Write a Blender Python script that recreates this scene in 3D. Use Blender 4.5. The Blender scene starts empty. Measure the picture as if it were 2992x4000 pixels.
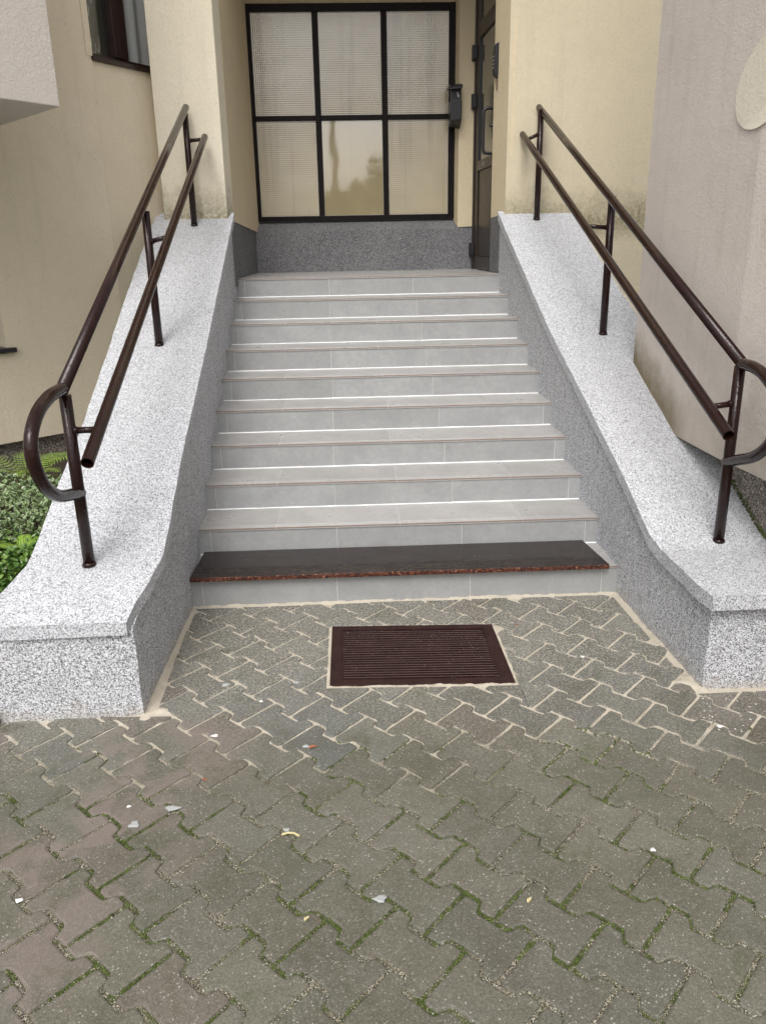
import bpy, math, random
import numpy as np
from mathutils import Vector, Matrix, noise as mnoise
R = math.radians
rnd = random.Random(11)
sc = bpy.context.scene
col = sc.collection

# ------------------------------------------------------------------ camera
CAM = Vector((-.06378, -3.33266, 1.54882))
_r = Vector((.99894777, -.0423562, -.01758705))
_u = Vector((.03022222, .3195232, .94709637))
_f = Vector((.03449593, .94663133, -.32046708))
cd = bpy.data.cameras.new("camera"); cam = bpy.data.objects.new("camera", cd); col.objects.link(cam)
mw = Matrix(((_r.x, _u.x, -_f.x, CAM.x), (_r.y, _u.y, -_f.y, CAM.y), (_r.z, _u.z, -_f.z, CAM.z), (0, 0, 0, 1)))
cam.matrix_world = mw
cd.sensor_fit = 'VERTICAL'; cd.sensor_height = 36; cd.lens = 3147.9 / 4000 * 36
cd.clip_start = .05; cd.clip_end = 3000
sc.camera = cam

# ------------------------------------------------------------------ sky, sun, exposure
SUN_AZ, SUN_EL = R(193), R(52)          # compass azimuth of the hidden sun (clockwise from +Y), behind left
w = bpy.data.worlds.new("World"); sc.world = w; w.use_nodes = True
nt = w.node_tree; nt.nodes.clear()
sky = nt.nodes.new('ShaderNodeTexSky'); sky.sky_type = 'NISHITA'; sky.sun_disc = False
sky.sun_elevation = SUN_EL; sky.sun_rotation = SUN_AZ
sky.air_density = 1.0; sky.dust_density = 6.0; sky.ozone_density = 1.0
hs = nt.nodes.new('ShaderNodeHueSaturation'); hs.inputs['Saturation'].default_value = .30
bg = nt.nodes.new('ShaderNodeBackground'); bg.inputs['Strength'].default_value = .15
wo = nt.nodes.new('ShaderNodeOutputWorld')
nt.links.new(sky.outputs[0], hs.inputs['Color']); nt.links.new(hs.outputs[0], bg.inputs[0]); nt.links.new(bg.outputs[0], wo.inputs[0])
sl = bpy.data.lights.new("sun", 'SUN'); sl.energy = .85; sl.angle = R(30); sl.color = (1, .985, .965)
so = bpy.data.objects.new("sun", sl); col.objects.link(so)
sd = Vector((math.sin(SUN_AZ) * math.cos(SUN_EL), math.cos(SUN_AZ) * math.cos(SUN_EL), math.sin(SUN_EL)))
so.rotation_euler = sd.to_track_quat('Z', 'Y').to_euler(); so.location = (0, -8, 12)
sc.view_settings.view_transform = 'Standard'; sc.view_settings.look = 'None'
sc.view_settings.exposure = 0.38; sc.view_settings.gamma = 1; sc.view_settings.use_curve_mapping = False

# ------------------------------------------------------------------ material helpers
class NT:
    def __init__(s, name):
        s.m = bpy.data.materials.new(name); s.m.use_nodes = True
        s.t = s.m.node_tree; s.b = s.t.nodes['Principled BSDF']
        s.pos = s.t.nodes.new('ShaderNodeNewGeometry').outputs['Position']
    def n(s, typ, ins=None, **at):
        x = s.t.nodes.new(typ)
        for k, v in at.items(): setattr(x, k, v)
        for k, v in (ins or {}).items(): s.set(x.inputs[k], v)
        return x
    def set(s, inp, v):
        if isinstance(v, bpy.types.NodeSocket): s.t.links.new(v, inp)
        elif isinstance(v, (tuple, list)) and len(v) == 3 and inp.type == 'RGBA': inp.default_value = (*v, 1)
        else: inp.default_value = v
    def noise(s, scale, detail=3, rough=.55, vec=None, dist=0.0):
        return s.n('ShaderNodeTexNoise', {'Vector': vec if vec is not None else s.pos, 'Scale': scale, 'Detail': detail, 'Roughness': rough, 'Distortion': dist}).outputs['Fac']
    def vor(s, scale, out='Color', feature='F1', vec=None):
        return s.n('ShaderNodeTexVoronoi', {'Vector': vec if vec is not None else s.pos, 'Scale': scale}, feature=feature).outputs[out]
    def ramp(s, fac, stops, interp='LINEAR'):
        x = s.n('ShaderNodeValToRGB', {'Fac': fac}); cr = x.color_ramp; cr.interpolation = interp
        while len(cr.elements) > len(stops): cr.elements.remove(cr.elements[-1])
        while len(cr.elements) < len(stops): cr.elements.new(.5)
        for e, (p, c) in zip(cr.elements, stops):
            e.position = p; e.color = (*c, 1) if isinstance(c, (tuple, list)) else (c, c, c, 1)
        return x.outputs['Color']
    def mix(s, fac, a, b, blend='MIX'):
        x = s.n('ShaderNodeMix', data_type='RGBA', blend_type=blend)
        s.set(x.inputs[0], fac); s.set(x.inputs[6], a); s.set(x.inputs[7], b)
        return x.outputs[2]
    def math(s, op, a, b=0.0, clamp=False):
        x = s.n('ShaderNodeMath', operation=op, use_clamp=clamp); s.set(x.inputs[0], a); s.set(x.inputs[1], b)
        return x.outputs[0]
    def mr(s, v, a, b, c=0.0, d=1.0):
        return s.n('ShaderNodeMapRange', {'Value': v, 'From Min': a, 'From Max': b, 'To Min': c, 'To Max': d}).outputs[0]
    def xyz(s):
        x = s.n('ShaderNodeSeparateXYZ', {0: s.pos}); return x.outputs
    def sc3(s, k):
        return s.n('ShaderNodeVectorMath', {0: s.pos, 1: k}, operation='MULTIPLY').outputs[0]
    def bump(s, h, strength=.3, dist=.002, prev=None):
        i = {'Height': h, 'Strength': strength, 'Distance': dist}
        if prev is not None: i['Normal'] = prev
        return s.n('ShaderNodeBump', i).outputs[0]
    def out(s, color, rough=.6, normal=None, spec=.5, **kw):
        s.set(s.b.inputs['Base Color'], color); s.set(s.b.inputs['Roughness'], rough)
        s.b.inputs['Specular IOR Level'].default_value = spec
        if normal is not None: s.t.links.new(normal, s.b.inputs['Normal'])
        for k, v in kw.items(): s.set(s.b.inputs[k.replace('_', ' ')], v)
        return s.m

def m_mosaic(name, stops, scale=300, warm=None):
    """marble-chip render: small stone grains of a few greys"""
    s = NT(name)
    wv = s.n('ShaderNodeTexNoise', {'Vector': s.pos, 'Scale': 420.0, 'Detail': 1.0}).outputs['Color']
    vec = s.n('ShaderNodeVectorMath', {0: s.pos, 1: s.n('ShaderNodeVectorMath', {0: wv, 1: (.0030, .0030, .0030)}, operation='MULTIPLY').outputs[0]}, operation='ADD').outputs[0]
    c = s.vor(scale, vec=vec)
    sep = s.n('ShaderNodeSeparateColor', {0: c}).outputs[0]
    colr = s.ramp(sep, stops, 'CONSTANT')
    big = s.noise(3.0, 4)
    colr = s.mix(s.mr(big, .35, .7, 0, .10), colr, (.42, .42, .43), 'MIX')
    med = s.noise(28, 3)
    colr = s.mix(s.mr(med, .5, .75, 0, .14), colr, (.30, .30, .31))
    z = s.xyz()[2]
    foot = s.mr(s.math('ADD', z, s.mr(s.noise(14, 4), .3, .7, -.04, .04)), .0, .05, .35, 0)
    colr = s.mix(foot, colr, (.36, .31, .24))
    d = s.vor(scale, out='Distance', vec=vec)
    b = s.bump(d, .55, .002)
    b = s.bump(s.noise(22, 4), .35, .006, b)
    return s.out(colr, .62, b, .35)

def m_stucco(name, base, dark, grain=260, bumpd=.0022, moss=None, vary=.5):
    s = NT(name)
    n1 = s.noise(1.6, 5); n2 = s.noise(9, 5, .65); n3 = s.noise(grain, 3, .7)
    c = s.mix(s.mr(n1, .3, .72, 0, vary), base, dark)
    c = s.mix(s.mr(n2, .48, .78, 0, .45 * vary), c, [x * .72 for x in base])
    # vertical rain streaks
    st = s.n('ShaderNodeTexNoise', {'Vector': s.sc3((9, 9, .55)), 'Scale': 1.6, 'Detail': 5.0, 'Roughness': .6}).outputs['Fac']
    c = s.mix(s.mr(st, .55, .8, 0, .20), c, [x * .66 for x in dark])
    md_ = s.noise(95, 4, .7)
    c = s.mix(s.mr(md_, .42, .66, 0, .20), c, [x * .62 for x in base])
    spk = s.noise(70, 2, .6)
    c = s.mix(s.mr(spk, .62, .75, 0, .22), c, (.16, .14, .11))
    c = s.mix(s.mr(n3, .35, .65, 0, .22), c, [x * .6 for x in base])
    if moss is not None:
        z0, z1 = moss
        h = s.math('ADD', s.xyz()[2], s.mr(s.noise(12, 5, .7), .25, .75, -.085, .085))
        m1 = s.math('MULTIPLY', s.mr(h, z0, z1, 1, 0), s.mr(s.noise(45, 4, .7), .32, .58, .25, 1))
        m1 = s.math('MULTIPLY', m1, s.mr(s.xyz()[2], z0 - .16, z0 - .05, .12, 1))
        c = s.mix(s.math('MULTIPLY', m1, .74), c, (.135, .12, .055))
    b = s.bump(n3, .6, bumpd)
    b = s.bump(md_, .6, .005, b)
    b = s.bump(s.noise(38, 4, .6), .4, .006, b)
    return s.out(c, .88, b, .2)

M = {}
M['coping'] = m_mosaic('white_chip_render', [(0, .10), (.09, (.23, .235, .25)), (.27, (.42, .43, .45)), (.48, (.65, .665, .70))], 335)
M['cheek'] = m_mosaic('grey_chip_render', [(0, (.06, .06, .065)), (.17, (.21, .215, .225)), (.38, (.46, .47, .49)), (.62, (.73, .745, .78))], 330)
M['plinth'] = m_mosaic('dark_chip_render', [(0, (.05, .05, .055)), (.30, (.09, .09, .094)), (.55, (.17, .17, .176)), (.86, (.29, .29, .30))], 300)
M['old_plinth'] = m_mosaic('weathered_chip_render', [(0, (.05, .045, .04)), (.32, (.14, .12, .10)), (.65, (.27, .23, .19)), (.88, (.45, .40, .34))], 170)
M['cream'] = m_stucco('cream_render', (.78, .72, .58), (.68, .61, .47), moss=(1.70, 1.93))
M['cream_plain'] = m_stucco('cream_render_porch', (.70, .60, .42), (.62, .52, .355))
M['yellow'] = m_stucco('yellow_render', (.66, .585, .43), (.57, .50, .365), 200, .003, moss=(1.66, 1.88))
M['tan'] = m_stucco('tan_render', (.78, .69, .53), (.69, .60, .45))
M['cream_patch'] = m_stucco('cream_paint', (.84, .79, .66), (.78, .72, .59))
M['mauve'] = m_stucco('mauve_render', (.56, .485, .43), (.47, .40, .35), 200, .003)
M['mauve_bay'] = m_stucco('mauve_render_bay', (.68, .63, .57), (.60, .55, .49))

def m_tile(name, a, b_, rough):
    s = NT(name)
    oi = s.n('ShaderNodeObjectInfo').outputs['Random']
    off = s.n('ShaderNodeVectorMath', {0: s.pos, 1: s.n('ShaderNodeCombineXYZ', {0: s.math('MULTIPLY', oi, 31.0), 1: s.math('MULTIPLY', oi, 17.0), 2: 0.0}).outputs[0]}, operation='ADD').outputs[0]
    n1 = s.noise(5, 6, .65, off); n2 = s.noise(42, 5, .7, off); n3 = s.noise(300, 2, .6)
    c = s.mix(s.mr(n1, .3, .7), a, b_)
    c = s.mix(s.mr(n2, .45, .75, 0, .55), c, [x * .66 for x in a])
    c = s.mix(s.mr(s.noise(12, 5, .7, off), .5, .75, 0, .45), c, [x * .74 for x in a])
    c = s.mix(s.mr(n2, .42, .2, 0, .25), c, (.50, .49, .47))
    c = s.mix(s.math('MULTIPLY', oi, .34), c, (.24, .235, .23))
    c = s.mix(s.mr(s.noise(160, 2), .70, .74, 0, .5), c, (.7, .7, .7))
    c = s.mix(s.mr(s.noise(16, 6, .75), .63, .72, 0, .5), c, (.16, .15, .14))
    r_ = s.mr(n1, .3, .7, rough, rough + .2)
    return s.out(c, r_, s.bump(n3, .15, .0008), .5)
M['riser'] = m_tile('grey_stoneware_riser', (.38, .39, .39), (.285, .29, .29), .40)
M['tread'] = m_tile('grey_stoneware_tread', (.44, .43, .42), (.345, .338, .33), .24)
s = NT('brown_tile_edge'); M['tile_edge'] = s.out(s.mix(s.noise(60), (.13, .085, .06), (.24, .18, .14)), .5)
s = NT('white_sealant'); M['caulk'] = s.out(s.mix(s.mr(s.noise(30), .5, .75, 0, .3), (.86, .86, .86), (.55, .55, .54)), .35)
s = NT('grey_grout'); M['grout'] = s.out(s.mix(s.noise(40), (.74, .73, .70), (.50, .48, .45)), .85)

# brown gloss paint with rain drops
def m_paint(name, c1, c2, rough, drops=True, spec=.32):
    s = NT(name)
    c = s.mix(s.mr(s.noise(14, 4), .35, .7), c1, c2)
    c = s.mix(s.mr(s.noise(150, 2), .73, .78, 0, .35), c, (.20, .16, .15))
    d = s.vor(135, out='Distance', feature='F1')
    sel = s.n('ShaderNodeSeparateColor', {0: s.vor(135)}).outputs[0]
    h = s.math('MULTIPLY', s.mr(d, .0, .55, 1, 0), s.mr(sel, .55, .60, 0, 1))
    b = s.bump(h, .45 if drops else .05, .0016)
    b = s.bump(s.noise(35, 3), .06, .004, b)
    return s.out(c, rough, b, spec)
M['rail'] = m_paint('dark_brown_gloss_paint', (.015, .0052, .0042), (.022, .0085, .007), .17)
M['grate'] = m_paint('dark_brown_grate_paint', (.020, .0075, .007), (.036, .016, .014), .45, True, .22)
M['frame'] = m_paint('black_brown_frame', (.006, .0042, .0038), (.010, .007, .0065), .45, False, .14)
M['door'] = m_paint('dark_brown_door', (.030, .021, .017), (.040, .029, .023), .34, False)
s = NT('worn_grate_edge'); M['grate_top'] = s.out(s.mix(s.noise(90, 4), (.20, .155, .14), (.07, .042, .036)), .5)
s = NT('black_plastic'); M['black'] = s.out(s.mix(s.noise(30), (.012, .012, .014), (.02, .02, .023)), .4)
s = NT('brown_window_frame'); M['wframe'] = s.out(s.mix(s.noise(20), (.020, .010, .009), (.032, .017, .014)), .35)
s = NT('white_print'); M['print'] = s.out(s.mix(s.noise(200), (.55, .53, .50), (.42, .40, .38)), .6)
s = NT('metal_button'); M['metal'] = s.out(s.mix(s.noise(90), (.5, .5, .5), (.35, .35, .35)), .35, Metallic=.8)
s = NT('rubber_seal'); M['seal'] = s.out(s.mix(s.noise(90), (.45, .44, .40), (.2, .19, .17)), .6)

# dark film-faced board on the first step
s = NT('wet_brown_board')
n = s.n('ShaderNodeTexNoise', {'Vector': s.sc3((1.0, 9, 9)), 'Scale': 5.0, 'Detail': 5.0}).outputs['Fac']
c = s.mix(s.mr(n, .35, .65), (.012, .008, .007), (.024, .015, .013))
c = s.mix(s.mr(s.noise(110, 2), .71, .75, 0, .6), c, (.30, .28, .26))
y_ = s.xyz()[1]
wet = s.math('MULTIPLY', s.mr(s.n('ShaderNodeTexNoise', {'Vector': s.sc3((1, 4, 4)), 'Scale': 22.0, 'Detail': 5.0, 'Roughness': .7}).outputs['Fac'], .50, .56), s.mr(y_, .03, .09, 1, 0))
M['board'] = s.out(c, s.mr(wet, 0, 1, .09, .38), s.bump(wet, .5, .002, s.bump(s.noise(9, 3), .25, .004)), .5)
s = NT('reddish_chipboard_edge')
c = s.ramp(s.vor(170), [(0, (.05, .012, .008)), (.45, (.17, .045, .02)), (.75, (.30, .10, .04)), (1, (.42, .2, .1))])
sep = s.n('ShaderNodeSeparateColor', {0: s.vor(150)}).outputs[0]
c = s.ramp(sep, [(0, (.030, .010, .008)), (.40, (.085, .028, .016)), (.72, (.15, .052, .026)), (.93, (.26, .12, .07))], 'CONSTANT')
M['board_edge'] = s.out(c, .55, s.bump(sep, .6, .003), .3)

# concrete pavers; obj.color carries each paver's own tint
s = NT('concrete_paver')
oi = s.n('ShaderNodeObjectInfo')
base = oi.outputs['Color']; rn = oi.outputs['Random']
off = s.n('ShaderNodeVectorMath', {0: s.pos, 1: s.n('ShaderNodeCombineXYZ', {0: s.math('MULTIPLY', rn, 13.0), 1: 0.0, 2: 0.0}).outputs[0]}, operation='ADD').outputs[0]
c = s.mix(s.mr(s.noise(8, 5, .65, off), .3, .7, 0, .55), base, s.mix(1.0, base, (.62, .60, .52), 'MULTIPLY'))
c = s.mix(s.mr(s.noise(3.1, 5, .6), .50, .75, 0, .5), c, (.075, .068, .040))
v1 = s.n('ShaderNodeSeparateColor', {0: s.vor(330)}).outputs[0]
c = s.mix(s.mr(v1, .0, 1.0, 0, .52), c, s.mix(1.0, c, (.25, .25, .25), 'MULTIPLY'))
v2 = s.n('ShaderNodeSeparateColor', {0: s.vor(330, vec=off)}).outputs
c = s.mix(s.ramp(v2[0], [(0, 0), (.90, .26)], 'CONSTANT'), c, s.mix(v2[1], (.42, .38, .30), (.30, .28, .25)))
c = s.mix(s.ramp(v2[2], [(0, 0), (.988, .5)], 'CONSTANT'), c, (.62, .60, .55))
# light dusting of joint sand where it was swept in (near the steps)
xx, yy, zz = s.xyz()
near = s.mr(s.math('ADD', yy, s.mr(s.noise(2.2, 4), .3, .7, -.2, .2)), -1.25, -.55)
dust = s.math('MULTIPLY', near, s.ramp(s.noise(115, 4, .72), [(.50, 0), (.60, .85)]))
c = s.mix(dust, c, (.44, .40, .33))
pk = s.math('MULTIPLY', s.ramp(s.noise(4.2, 5, .6, None, .6), [(.46, 0), (.56, 1)]), s.mr(s.math('ADD', xx, s.math('MULTIPLY', yy, -.25)), -.35, -.02, 1, 0))
pk = s.math('MULTIPLY', pk, s.mr(yy, -1.0, -.85, 1, 0))
c = s.mix(s.math('MULTIPLY', pk, .75), c, s.mix(v1, (.225, .186, .163), (.170, .142, .122)))
# dark mossy film at the edges in the damp outer area
c = s.mix(s.mr(s.noise(5.2, 6, .7, None, .8), .56, .70, 0, .4), c, (.055, .062, .022))
b = s.bump(s.noise(330, 3, .7), .55, .0018)
b = s.bump(v2[0], .25, .001, b)
b = s.bump(s.noise(24, 4), .3, .004, b)
M['paver'] = s.out(c, s.mr(s.noise(7, 4), .3, .7, .45, .75), b, .4)

# bedding: clean sand near the stairs, dirty grit and moss further out
s = NT('joint_bedding')
xx, yy, zz = s.xyz()
g = s.n('ShaderNodeSeparateColor', {0: s.vor(420)}).outputs
sand = s.mix(g[0], (.58, .53, .44), (.47, .42, .34))
grit = s.ramp(g[1], [(0, (.045, .042, .030)), (.30, (.12, .11, .075)), (.62, (.24, .22, .16)), (.88, (.48, .45, .38))], 'CONSTANT')
k = s.mr(s.math('ADD', yy, s.mr(s.noise(3.2, 5, .65), .3, .7, -.28, .28)), -1.38, -1.0)
c = s.mix(k, grit, sand)
ms = s.math('MULTIPLY', s.mr(s.noise(6.5, 5, .7), .50, .60), s.mr(k, 0, 1, 1, .12))
c = s.mix(ms, c, s.mix(g[2], (.030, .042, .010), (.085, .115, .026)))
M['bed'] = s.out(c, .95, s.bump(g[0], .7, .002, s.bump(s.noise(60, 4), .5, .004)), .15)
s = NT('soil'); M['soil'] = s.out(s.mix(s.noise(30, 5), (.030, .022, .014), (.075, .055, .038)), .95, s.bump(s.noise(80, 4), .8, .008))
s = NT('moss'); M['moss'] = s.out(s.mix(s.mr(s.noise(60), .35, .65), (.035, .048, .010), (.095, .130, .025)), .95)
for nm, c_ in (('grit_white', (.62, .60, .56)), ('grit_tan', (.34, .29, .21)), ('grit_dark', (.12, .115, .10))):
    s = NT(nm); M[nm] = s.out(s.mix(s.noise(300), c_, [x * .7 for x in c_]), .85)
s = NT('mortar_chip'); M['chip'] = s.out(s.mix(s.noise(60, 4), (.30, .31, .31), (.42, .43, .42)), .8, s.bump(s.noise(150, 3), .5, .002))
s = NT('white_plaster_crumb'); M['crumb'] = s.out(s.mix(s.noise(60, 4), (.78, .77, .74), (.62, .61, .58)), .8)
s = NT('dry_leaf'); M['dryleaf'] = s.out(s.mix(s.noise(80, 4), (.20, .06, .03), (.32, .13, .06)), .7)
s = NT('yellow_twig'); M['twig'] = s.out(s.mix(s.noise(80, 4), (.62, .56, .30), (.45, .38, .2)), .7)
s = NT('white_stain'); M['stain'] = s.out(s.mix(s.noise(120, 4), (.66, .62, .54), (.52, .46, .34)), .9)

# plants
def m_leaf(name, a, b_, edge=None):
    s = NT(name)
    uv = s.n('ShaderNodeUVMap').outputs[0]
    sp = s.n('ShaderNodeSeparateXYZ', {0: uv}).outputs
    vv = s.n('ShaderNodeSeparateColor', {0: s.vor(34)}).outputs[0]
    c = s.mix(s.mr(s.noise(55, 2), .35, .65), a, b_)
    c = s.mix(s.mr(vv, .7, 1, 0, .6), c, (.20, .30, .05))
    if edge:
        e = s.math('ADD', sp[0], s.mr(s.noise(170, 2), .3, .7, -.25, .25))
        c = s.mix(s.ramp(e, [(.58, 0), (.72, 1)]), c, edge)
    m = s.out(c, .35, None, .5)
    s.b.inputs['Transmission Weight'].default_value = 0
    s.b.inputs['Subsurface Weight'].default_value = .0
    return m
M['leaf_green'] = m_leaf('green_leaf', (.038, .095, .016), (.085, .175, .026))
M['leaf_vari'] = m_leaf('variegated_leaf', (.045, .10, .025), (.09, .16, .05), (.36, .43, .25))
M['fern'] = m_leaf('fern_green', (.19, .36, .035), (.30, .46, .07))
s = NT('stem'); M['stem'] = s.out(s.mix(s.noise(50), (.10, .13, .03), (.12, .07, .035)), .7)
s = NT('bark'); M['bark'] = s.out(s.mix(s.noise(8), (.09, .07, .05), (.16, .13, .10)), .9)
s = NT('tree_leaves'); M['tree'] = s.out(s.mix(s.noise(1.2), (.035, .065, .02), (.07, .11, .03)), .7)
s = NT('chimney_concrete'); M['chimney'] = s.out(s.mix(s.noise(.4), (.16, .145, .12), (.22, .20, .17)), .9)
s = NT('far_ground'); M['far'] = s.out(s.mix(s.noise(.6, 5), (.16, .16, .14), (.24, .23, .21)), .95)

# glazing
def m_pane(name, ribbed):
    s = NT(name)
    xx, yy, zz = s.xyz()
    st = s.n('ShaderNodeTexNoise', {'Vector': s.sc3((11, 1, .5)), 'Scale': 1.0, 'Detail': 2.0, 'Roughness': .5}).outputs['Fac']
    c = s.mix(s.mr(s.noise(1.3, 3), .3, .7), (.44, .37, .22), (.33, .275, .165))
    c = s.mix(s.mr(st, .56, .74, 0, .6 if ribbed else .1), c, (.20, .155, .085))
    c = s.mix(s.mr(s.noise(48, 3), .72, .76, 0, .5 if ribbed else .1), c, (.10, .08, .05))
    if ribbed:
        wx = s.math('SINE', s.math('MULTIPLY', xx, 2 * math.pi / .0155)); wz = s.math('SINE', s.math('MULTIPLY', zz, 2 * math.pi / .0155))
        h = s.math("ADD", wx, wz)

        line = s.math('MAXIMUM', s.mr(wx, .80, .98), s.mr(wz, .80, .98))
        c = s.mix(s.math('MULTIPLY', line, s.mr(s.noise(4, 3), .35, .65, .08, .42)), c, (.20, .165, .095))
        b = s.bump(h, .18, .0010)
        b = s.bump(s.noise(2.2, 2), .25, .03, b)
        m = s.out(c, .20, b, 1.0)
    else:
        b = s.bump(s.noise(2.2, 2), .10, .010)
        m = s.out(c, .03, b, 1.0)
    s.b.inputs['IOR'].default_value = 2.1 if not ribbed else 1.85
    return m
M['pane_rib'] = m_pane('ribbed_wired_glass', True)
M['pane_clear'] = m_pane('plain_backed_glass', False)
s = NT('door_glass')
xx, yy, zz = s.xyz()
M['door_glass'] = s.out(s.mix(s.noise(2.0), (.030, .033, .026), (.055, .058, .045)), .05, s.bump(s.noise(4, 2), .1, .005), 1.0); s.b.inputs['IOR'].default_value = 1.8
s = NT('window_glass')
tr = s.n('ShaderNodeBsdfTransparent', {0: (.90, .90, .89)}); gl = s.n('ShaderNodeBsdfGlossy', {'Color': (1, 1, 1), 'Roughness': .02})
mx = s.n('ShaderNodeMixShader', {0: .07, 1: tr.outputs[0], 2: gl.outputs[0]})
s.t.links.new(mx.outputs[0], s.t.nodes['Material Output'].inputs[0]); M['glass'] = s.m
s = NT('curtain'); M['curtain'] = s.out(s.mix(s.noise(60), (.80, .82, .84), (.70, .72, .74)), .9)
s = NT('lace'); M['lace'] = s.out(s.mix(s.noise(60), (.62, .62, .58), (.45, .45, .42)), .9)
s = NT('net_curtain'); M['net'] = s.out(s.mix(s.noise(60), (.055, .060, .050), (.035, .038, .032)), .9)
s = NT('dark_room'); M['room'] = s.out(s.mix(s.noise(4), (.06, .06, .055), (.03, .03, .03)), .9)

# ------------------------------------------------------------------ object helpers
ROOT = {}
def rootloc(p):
    while p is not None and p.parent is not None: p = p.parent
    return p.location if p is not None else Vector((0, 0, 0))
def obj(name, geo, mat, parent=None, smooth=False, bevel=0, seg=2, uv=None, loc=None):
    verts, faces = geo[0], geo[1]
    fm = geo[2] if len(geo) > 2 else None
    o0 = Vector(rootloc(parent)) if parent is not None else Vector(loc or (0, 0, 0))
    # each object's origin sits at the middle of its own shape
    if len(verts):
        A = np.array([tuple(v) for v in verts], dtype=float)
    else: A = np.zeros((0, 3))
    if parent is not None:
        ctr = (A.min(0) + A.max(0)) / 2
        pc = Vector((0, 0, 0))
        q = parent
        while q.parent is not None: pc += q.location; q = q.parent
        l = Vector(ctr) - o0 - pc
    else:
        ctr = np.array(o0); l = Vector(o0)
    A = A - ctr
    me = bpy.data.meshes.new(name); me.from_pydata(A.tolist(), [], faces)
    mats = mat if isinstance(mat, (list, tuple)) else [mat]
    for m_ in mats: me.materials.append(m_)
    if fm is not None: me.polygons.foreach_set('material_index', fm)
    if smooth: me.polygons.foreach_set('use_smooth', [True] * len(me.polygons))
    if uv is not None:
        ul = me.uv_layers.new(name='UVMap'); ul.data.foreach_set('uv', np.array(uv, dtype=np.float32).ravel())
    me.update()
    o = bpy.data.objects.new(name, me); col.objects.link(o); o.location = l
    if parent is not None: o.parent = parent
    if bevel:
        md = o.modifiers.new('bevel', 'BEVEL'); md.width = bevel; md.segments = seg; md.limit_method = 'ANGLE'; md.angle_limit = R(35)
    if smooth == 'auto':
        pass
    return o
def thing(name, label, cat, loc, group=None):
    o = bpy.data.objects.new(name, None); col.objects.link(o); o.location = loc; o.empty_display_size = .1
    o['label'] = label; o['category'] = cat
    if group: o['group'] = group
    return o
def tag(o, label, cat, group=None):
    o['label'] = label; o['category'] = cat
    if group: o['group'] = group
    return o
def struct(o): o['kind'] = 'structure'; return o
def stuff(o): o['kind'] = 'stuff'; return o

def box(x0, x1, y0, y1, z0, z1):
    v = [(x0, y0, z0), (x1, y0, z0), (x1, y1, z0), (x0, y1, z0), (x0, y0, z1), (x1, y0, z1), (x1, y1, z1), (x0, y1, z1)]
    return v, [(0, 3, 2, 1), (4, 5, 6, 7), (0, 1, 5, 4), (1, 2, 6, 5), (2, 3, 7, 6), (3, 0, 4, 7)]
def obox(o, U, V, W, u, v, w_):
    """box in the frame U,V,W at o, with ranges u, v, w_"""
    o, U, V, W = map(Vector, (o, U, V, W))
    b = box(u[0], u[1], v[0], v[1], w_[0], w_[1])
    return [tuple(o + U * p[0] + V * p[1] + W * p[2]) for p in b[0]], b[1]
def prism(poly, z0, z1):
    n = len(poly); 
    zz0 = z0 if isinstance(z0, (list, tuple)) else [z0] * n
    zz1 = z1 if isinstance(z1, (list, tuple)) else [z1] * n
    v = [(p[0], p[1], a) for p, a in zip(poly, zz0)] + [(p[0], p[1], a) for p, a in zip(poly, zz1)]
    f = [tuple(range(n - 1, -1, -1)), tuple(range(n, 2 * n))] + [(i, (i + 1) % n, (i + 1) % n + n, i + n) for i in range(n)]
    return v, f
def join(*gs):
    V_, F_ = [], []
    fm = []
    for g_ in gs:
        o_ = len(V_); V_ += list(g_[0]); F_ += [tuple(i + o_ for i in f) for f in g_[1]]
        fm += list(g_[2]) if len(g_) > 2 else [0] * len(g_[1])
    return V_, F_, fm
def tube(pts, r, n=18, inner=None, r2=None):
    pts = [Vector(p) for p in pts]; V_, F_ = [], []
    T = []
    for i in range(len(pts)):
        a = pts[max(i - 1, 0)]; b = pts[min(i + 1, len(pts) - 1)]; T.append((b - a).normalized())
    up = Vector((0, 0, 1)) if abs(T[0].z) < .9 else Vector((0, 1, 0))
    nx = T[0].cross(up).normalized()
    frames = []
    for t in T:
        nx = (nx - t * nx.dot(t)).normalized(); frames.append((nx, t.cross(nx)))
    def ring(rad):
        s0 = len(V_)
        for i, (p, (a, b)) in enumerate(zip(pts, frames)):
            rr = rad if r2 is None else rad + (r2 - r) * i / (len(pts) - 1)
            for k_ in range(n):
                an = 2 * math.pi * k_ / n; V_.append(tuple(p + a * math.cos(an) * rr + b * math.sin(an) * rr))
        return s0
    s0 = ring(r)
    for i in range(len(pts) - 1):
        for k_ in range(n):
            k2 = (k_ + 1) % n; F_.append((s0 + i * n + k_, s0 + i * n + k2, s0 + (i + 1) * n + k2, s0 + (i + 1) * n + k_))
    L = (len(pts) - 1) * n
    if inner is None:
        F_.append(tuple(s0 + k_ for k_ in range(n - 1, -1, -1))); F_.append(tuple(s0 + L + k_ for k_ in range(n)))
    else:
        s1 = ring(inner)
        for i in range(len(pts) - 1):
            for k_ in range(n):
                k2 = (k_ + 1) % n; F_.append((s1 + i * n + k2, s1 + i * n + k_, s1 + (i + 1) * n + k_, s1 + (i + 1) * n + k2))
        for k_ in range(n):
            k2 = (k_ + 1) % n
            F_.append((s0 + k2, s0 + k_, s1 + k_, s1 + k2)); F_.append((s0 + L + k_, s0 + L + k2, s1 + L + k2, s1 + L + k_))
    return V_, F_
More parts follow.
